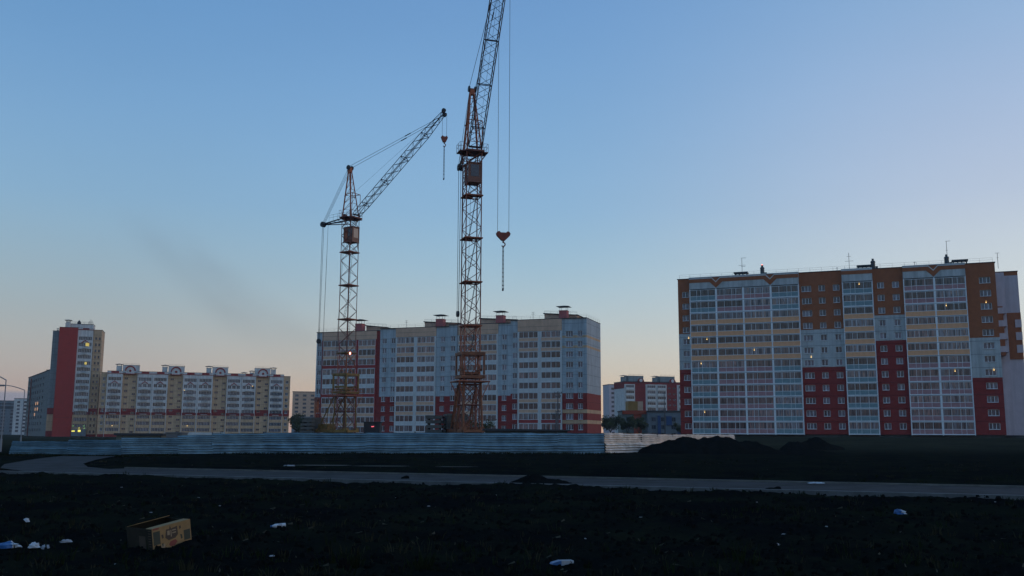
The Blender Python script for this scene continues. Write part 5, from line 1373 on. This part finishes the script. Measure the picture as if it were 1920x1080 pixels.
# a puddle line of wet mud beyond the road
def wet():
    mt = mat('wet_mud', (.012,.014,.016), rough=.45, var=.3, spec=.35)
    mb = MB(); n = 26
    for k, (cx, cy, rx, ry) in enumerate(((-9.2, 48.6, 1.5, .28), (-6.2, 47.8, 1.4, .22), (-2.6, 47.2, 1.0, .2))):
        i = len(mb.v)
        for q in range(n):
            t = 2*math.pi*q/n; f = 1+.35*mnoise.noise(Vector((math.cos(t)*1.5+k*9, math.sin(t)*1.5, 1))); mb.v.append((cx+rx*f*math.cos(t), cy+ry*f*math.sin(t), .13))
        mb.f.append(tuple(range(i, i+n))); mb.m.append(0)
    mb.build('puddle', 'wet_mud', kind='structure')
wet()

# ------------------------------------------------------------------ air and smoke
def volume_mat(name, col, dens, aniso=0., noise=None):
    mt = bpy.data.materials.new(name); mt.use_nodes = True
    t = mt.node_tree; n = t.nodes; l = t.links
    for q in list(n): n.remove(q)
    pv = n.new('ShaderNodeVolumePrincipled'); o = n.new('ShaderNodeOutputMaterial'); l.new(pv.outputs[0], o.inputs['Volume'])
    pv.inputs['Color'].default_value = (*col, 1); pv.inputs['Density'].default_value = dens; pv.inputs['Anisotropy'].default_value = aniso
    if noise:
        tcn = n.new('ShaderNodeTexCoord')
        ln = n.new('ShaderNodeVectorMath'); ln.operation = 'LENGTH'; l.new(tcn.outputs['Object'], ln.inputs[0])
        mr = n.new('ShaderNodeMapRange'); mr.interpolation_type = 'SMOOTHSTEP'; l.new(ln.outputs['Value'], mr.inputs[0])
        mr.inputs[1].default_value = .25; mr.inputs[2].default_value = 1.0; mr.inputs[3].default_value = 1; mr.inputs[4].default_value = 0
        nz = n.new('ShaderNodeTexNoise'); nz.inputs['Scale'].default_value = noise; nz.inputs['Detail'].default_value = 3; l.new(tcn.outputs['Object'], nz.inputs['Vector'])
        m2 = n.new('ShaderNodeMapRange'); l.new(nz.outputs[0], m2.inputs[0]); m2.inputs[1].default_value = .38; m2.inputs[2].default_value = .68
        a = n.new('ShaderNodeMath'); a.operation = 'MULTIPLY'; l.new(mr.outputs[0], a.inputs[0]); l.new(m2.outputs[0], a.inputs[1])
        b = n.new('ShaderNodeMath'); b.operation = 'MULTIPLY'; l.new(a.outputs[0], b.inputs[0]); b.inputs[1].default_value = dens; l.new(b.outputs[0], pv.inputs['Density'])
    M[name] = mt; return mt
volume_mat('haze_air', (.82,.86,.92), .00012)
hz = MB(); hz.box(-900, 900, -60, 1350, -1.5, 78); hz.build('haze', 'haze_air', kind='stuff')
volume_mat('smoke_air', (.58,.50,.49), .0021, noise=1.6)
def smoke(x, y, z, sx, sy, sz, tilt, label):
    bm_ = MB(); nu, nv = 24, 12
    for j in range(nv+1):
        for i in range(nu):
            th = 2*math.pi*i/nu; ph = math.pi*j/nv; bm_.v.append((math.cos(th)*math.sin(ph), math.sin(th)*math.sin(ph), math.cos(ph)))
    for j in range(nv):
        for i in range(nu): i2 = (i+1) % nu; bm_.f.append((j*nu+i, (j+1)*nu+i, (j+1)*nu+i2, j*nu+i2)); bm_.m.append(0)
    o = bm_.build('smoke', 'smoke_air', loc=(x, y, z), kind='stuff', label=label, cat='smoke'); o.scale = (sx, sy, sz); o.rotation_euler.y = tilt
smoke(-365, 1500, 158, 240, 80, 70, R(30), 'faint grey smoke drifting up to the left behind the yellow block')

smoke(-500, 1500, 262, 200, 80, 60, R(38), 'fainter upper end of the smoke, higher in the sky at left')
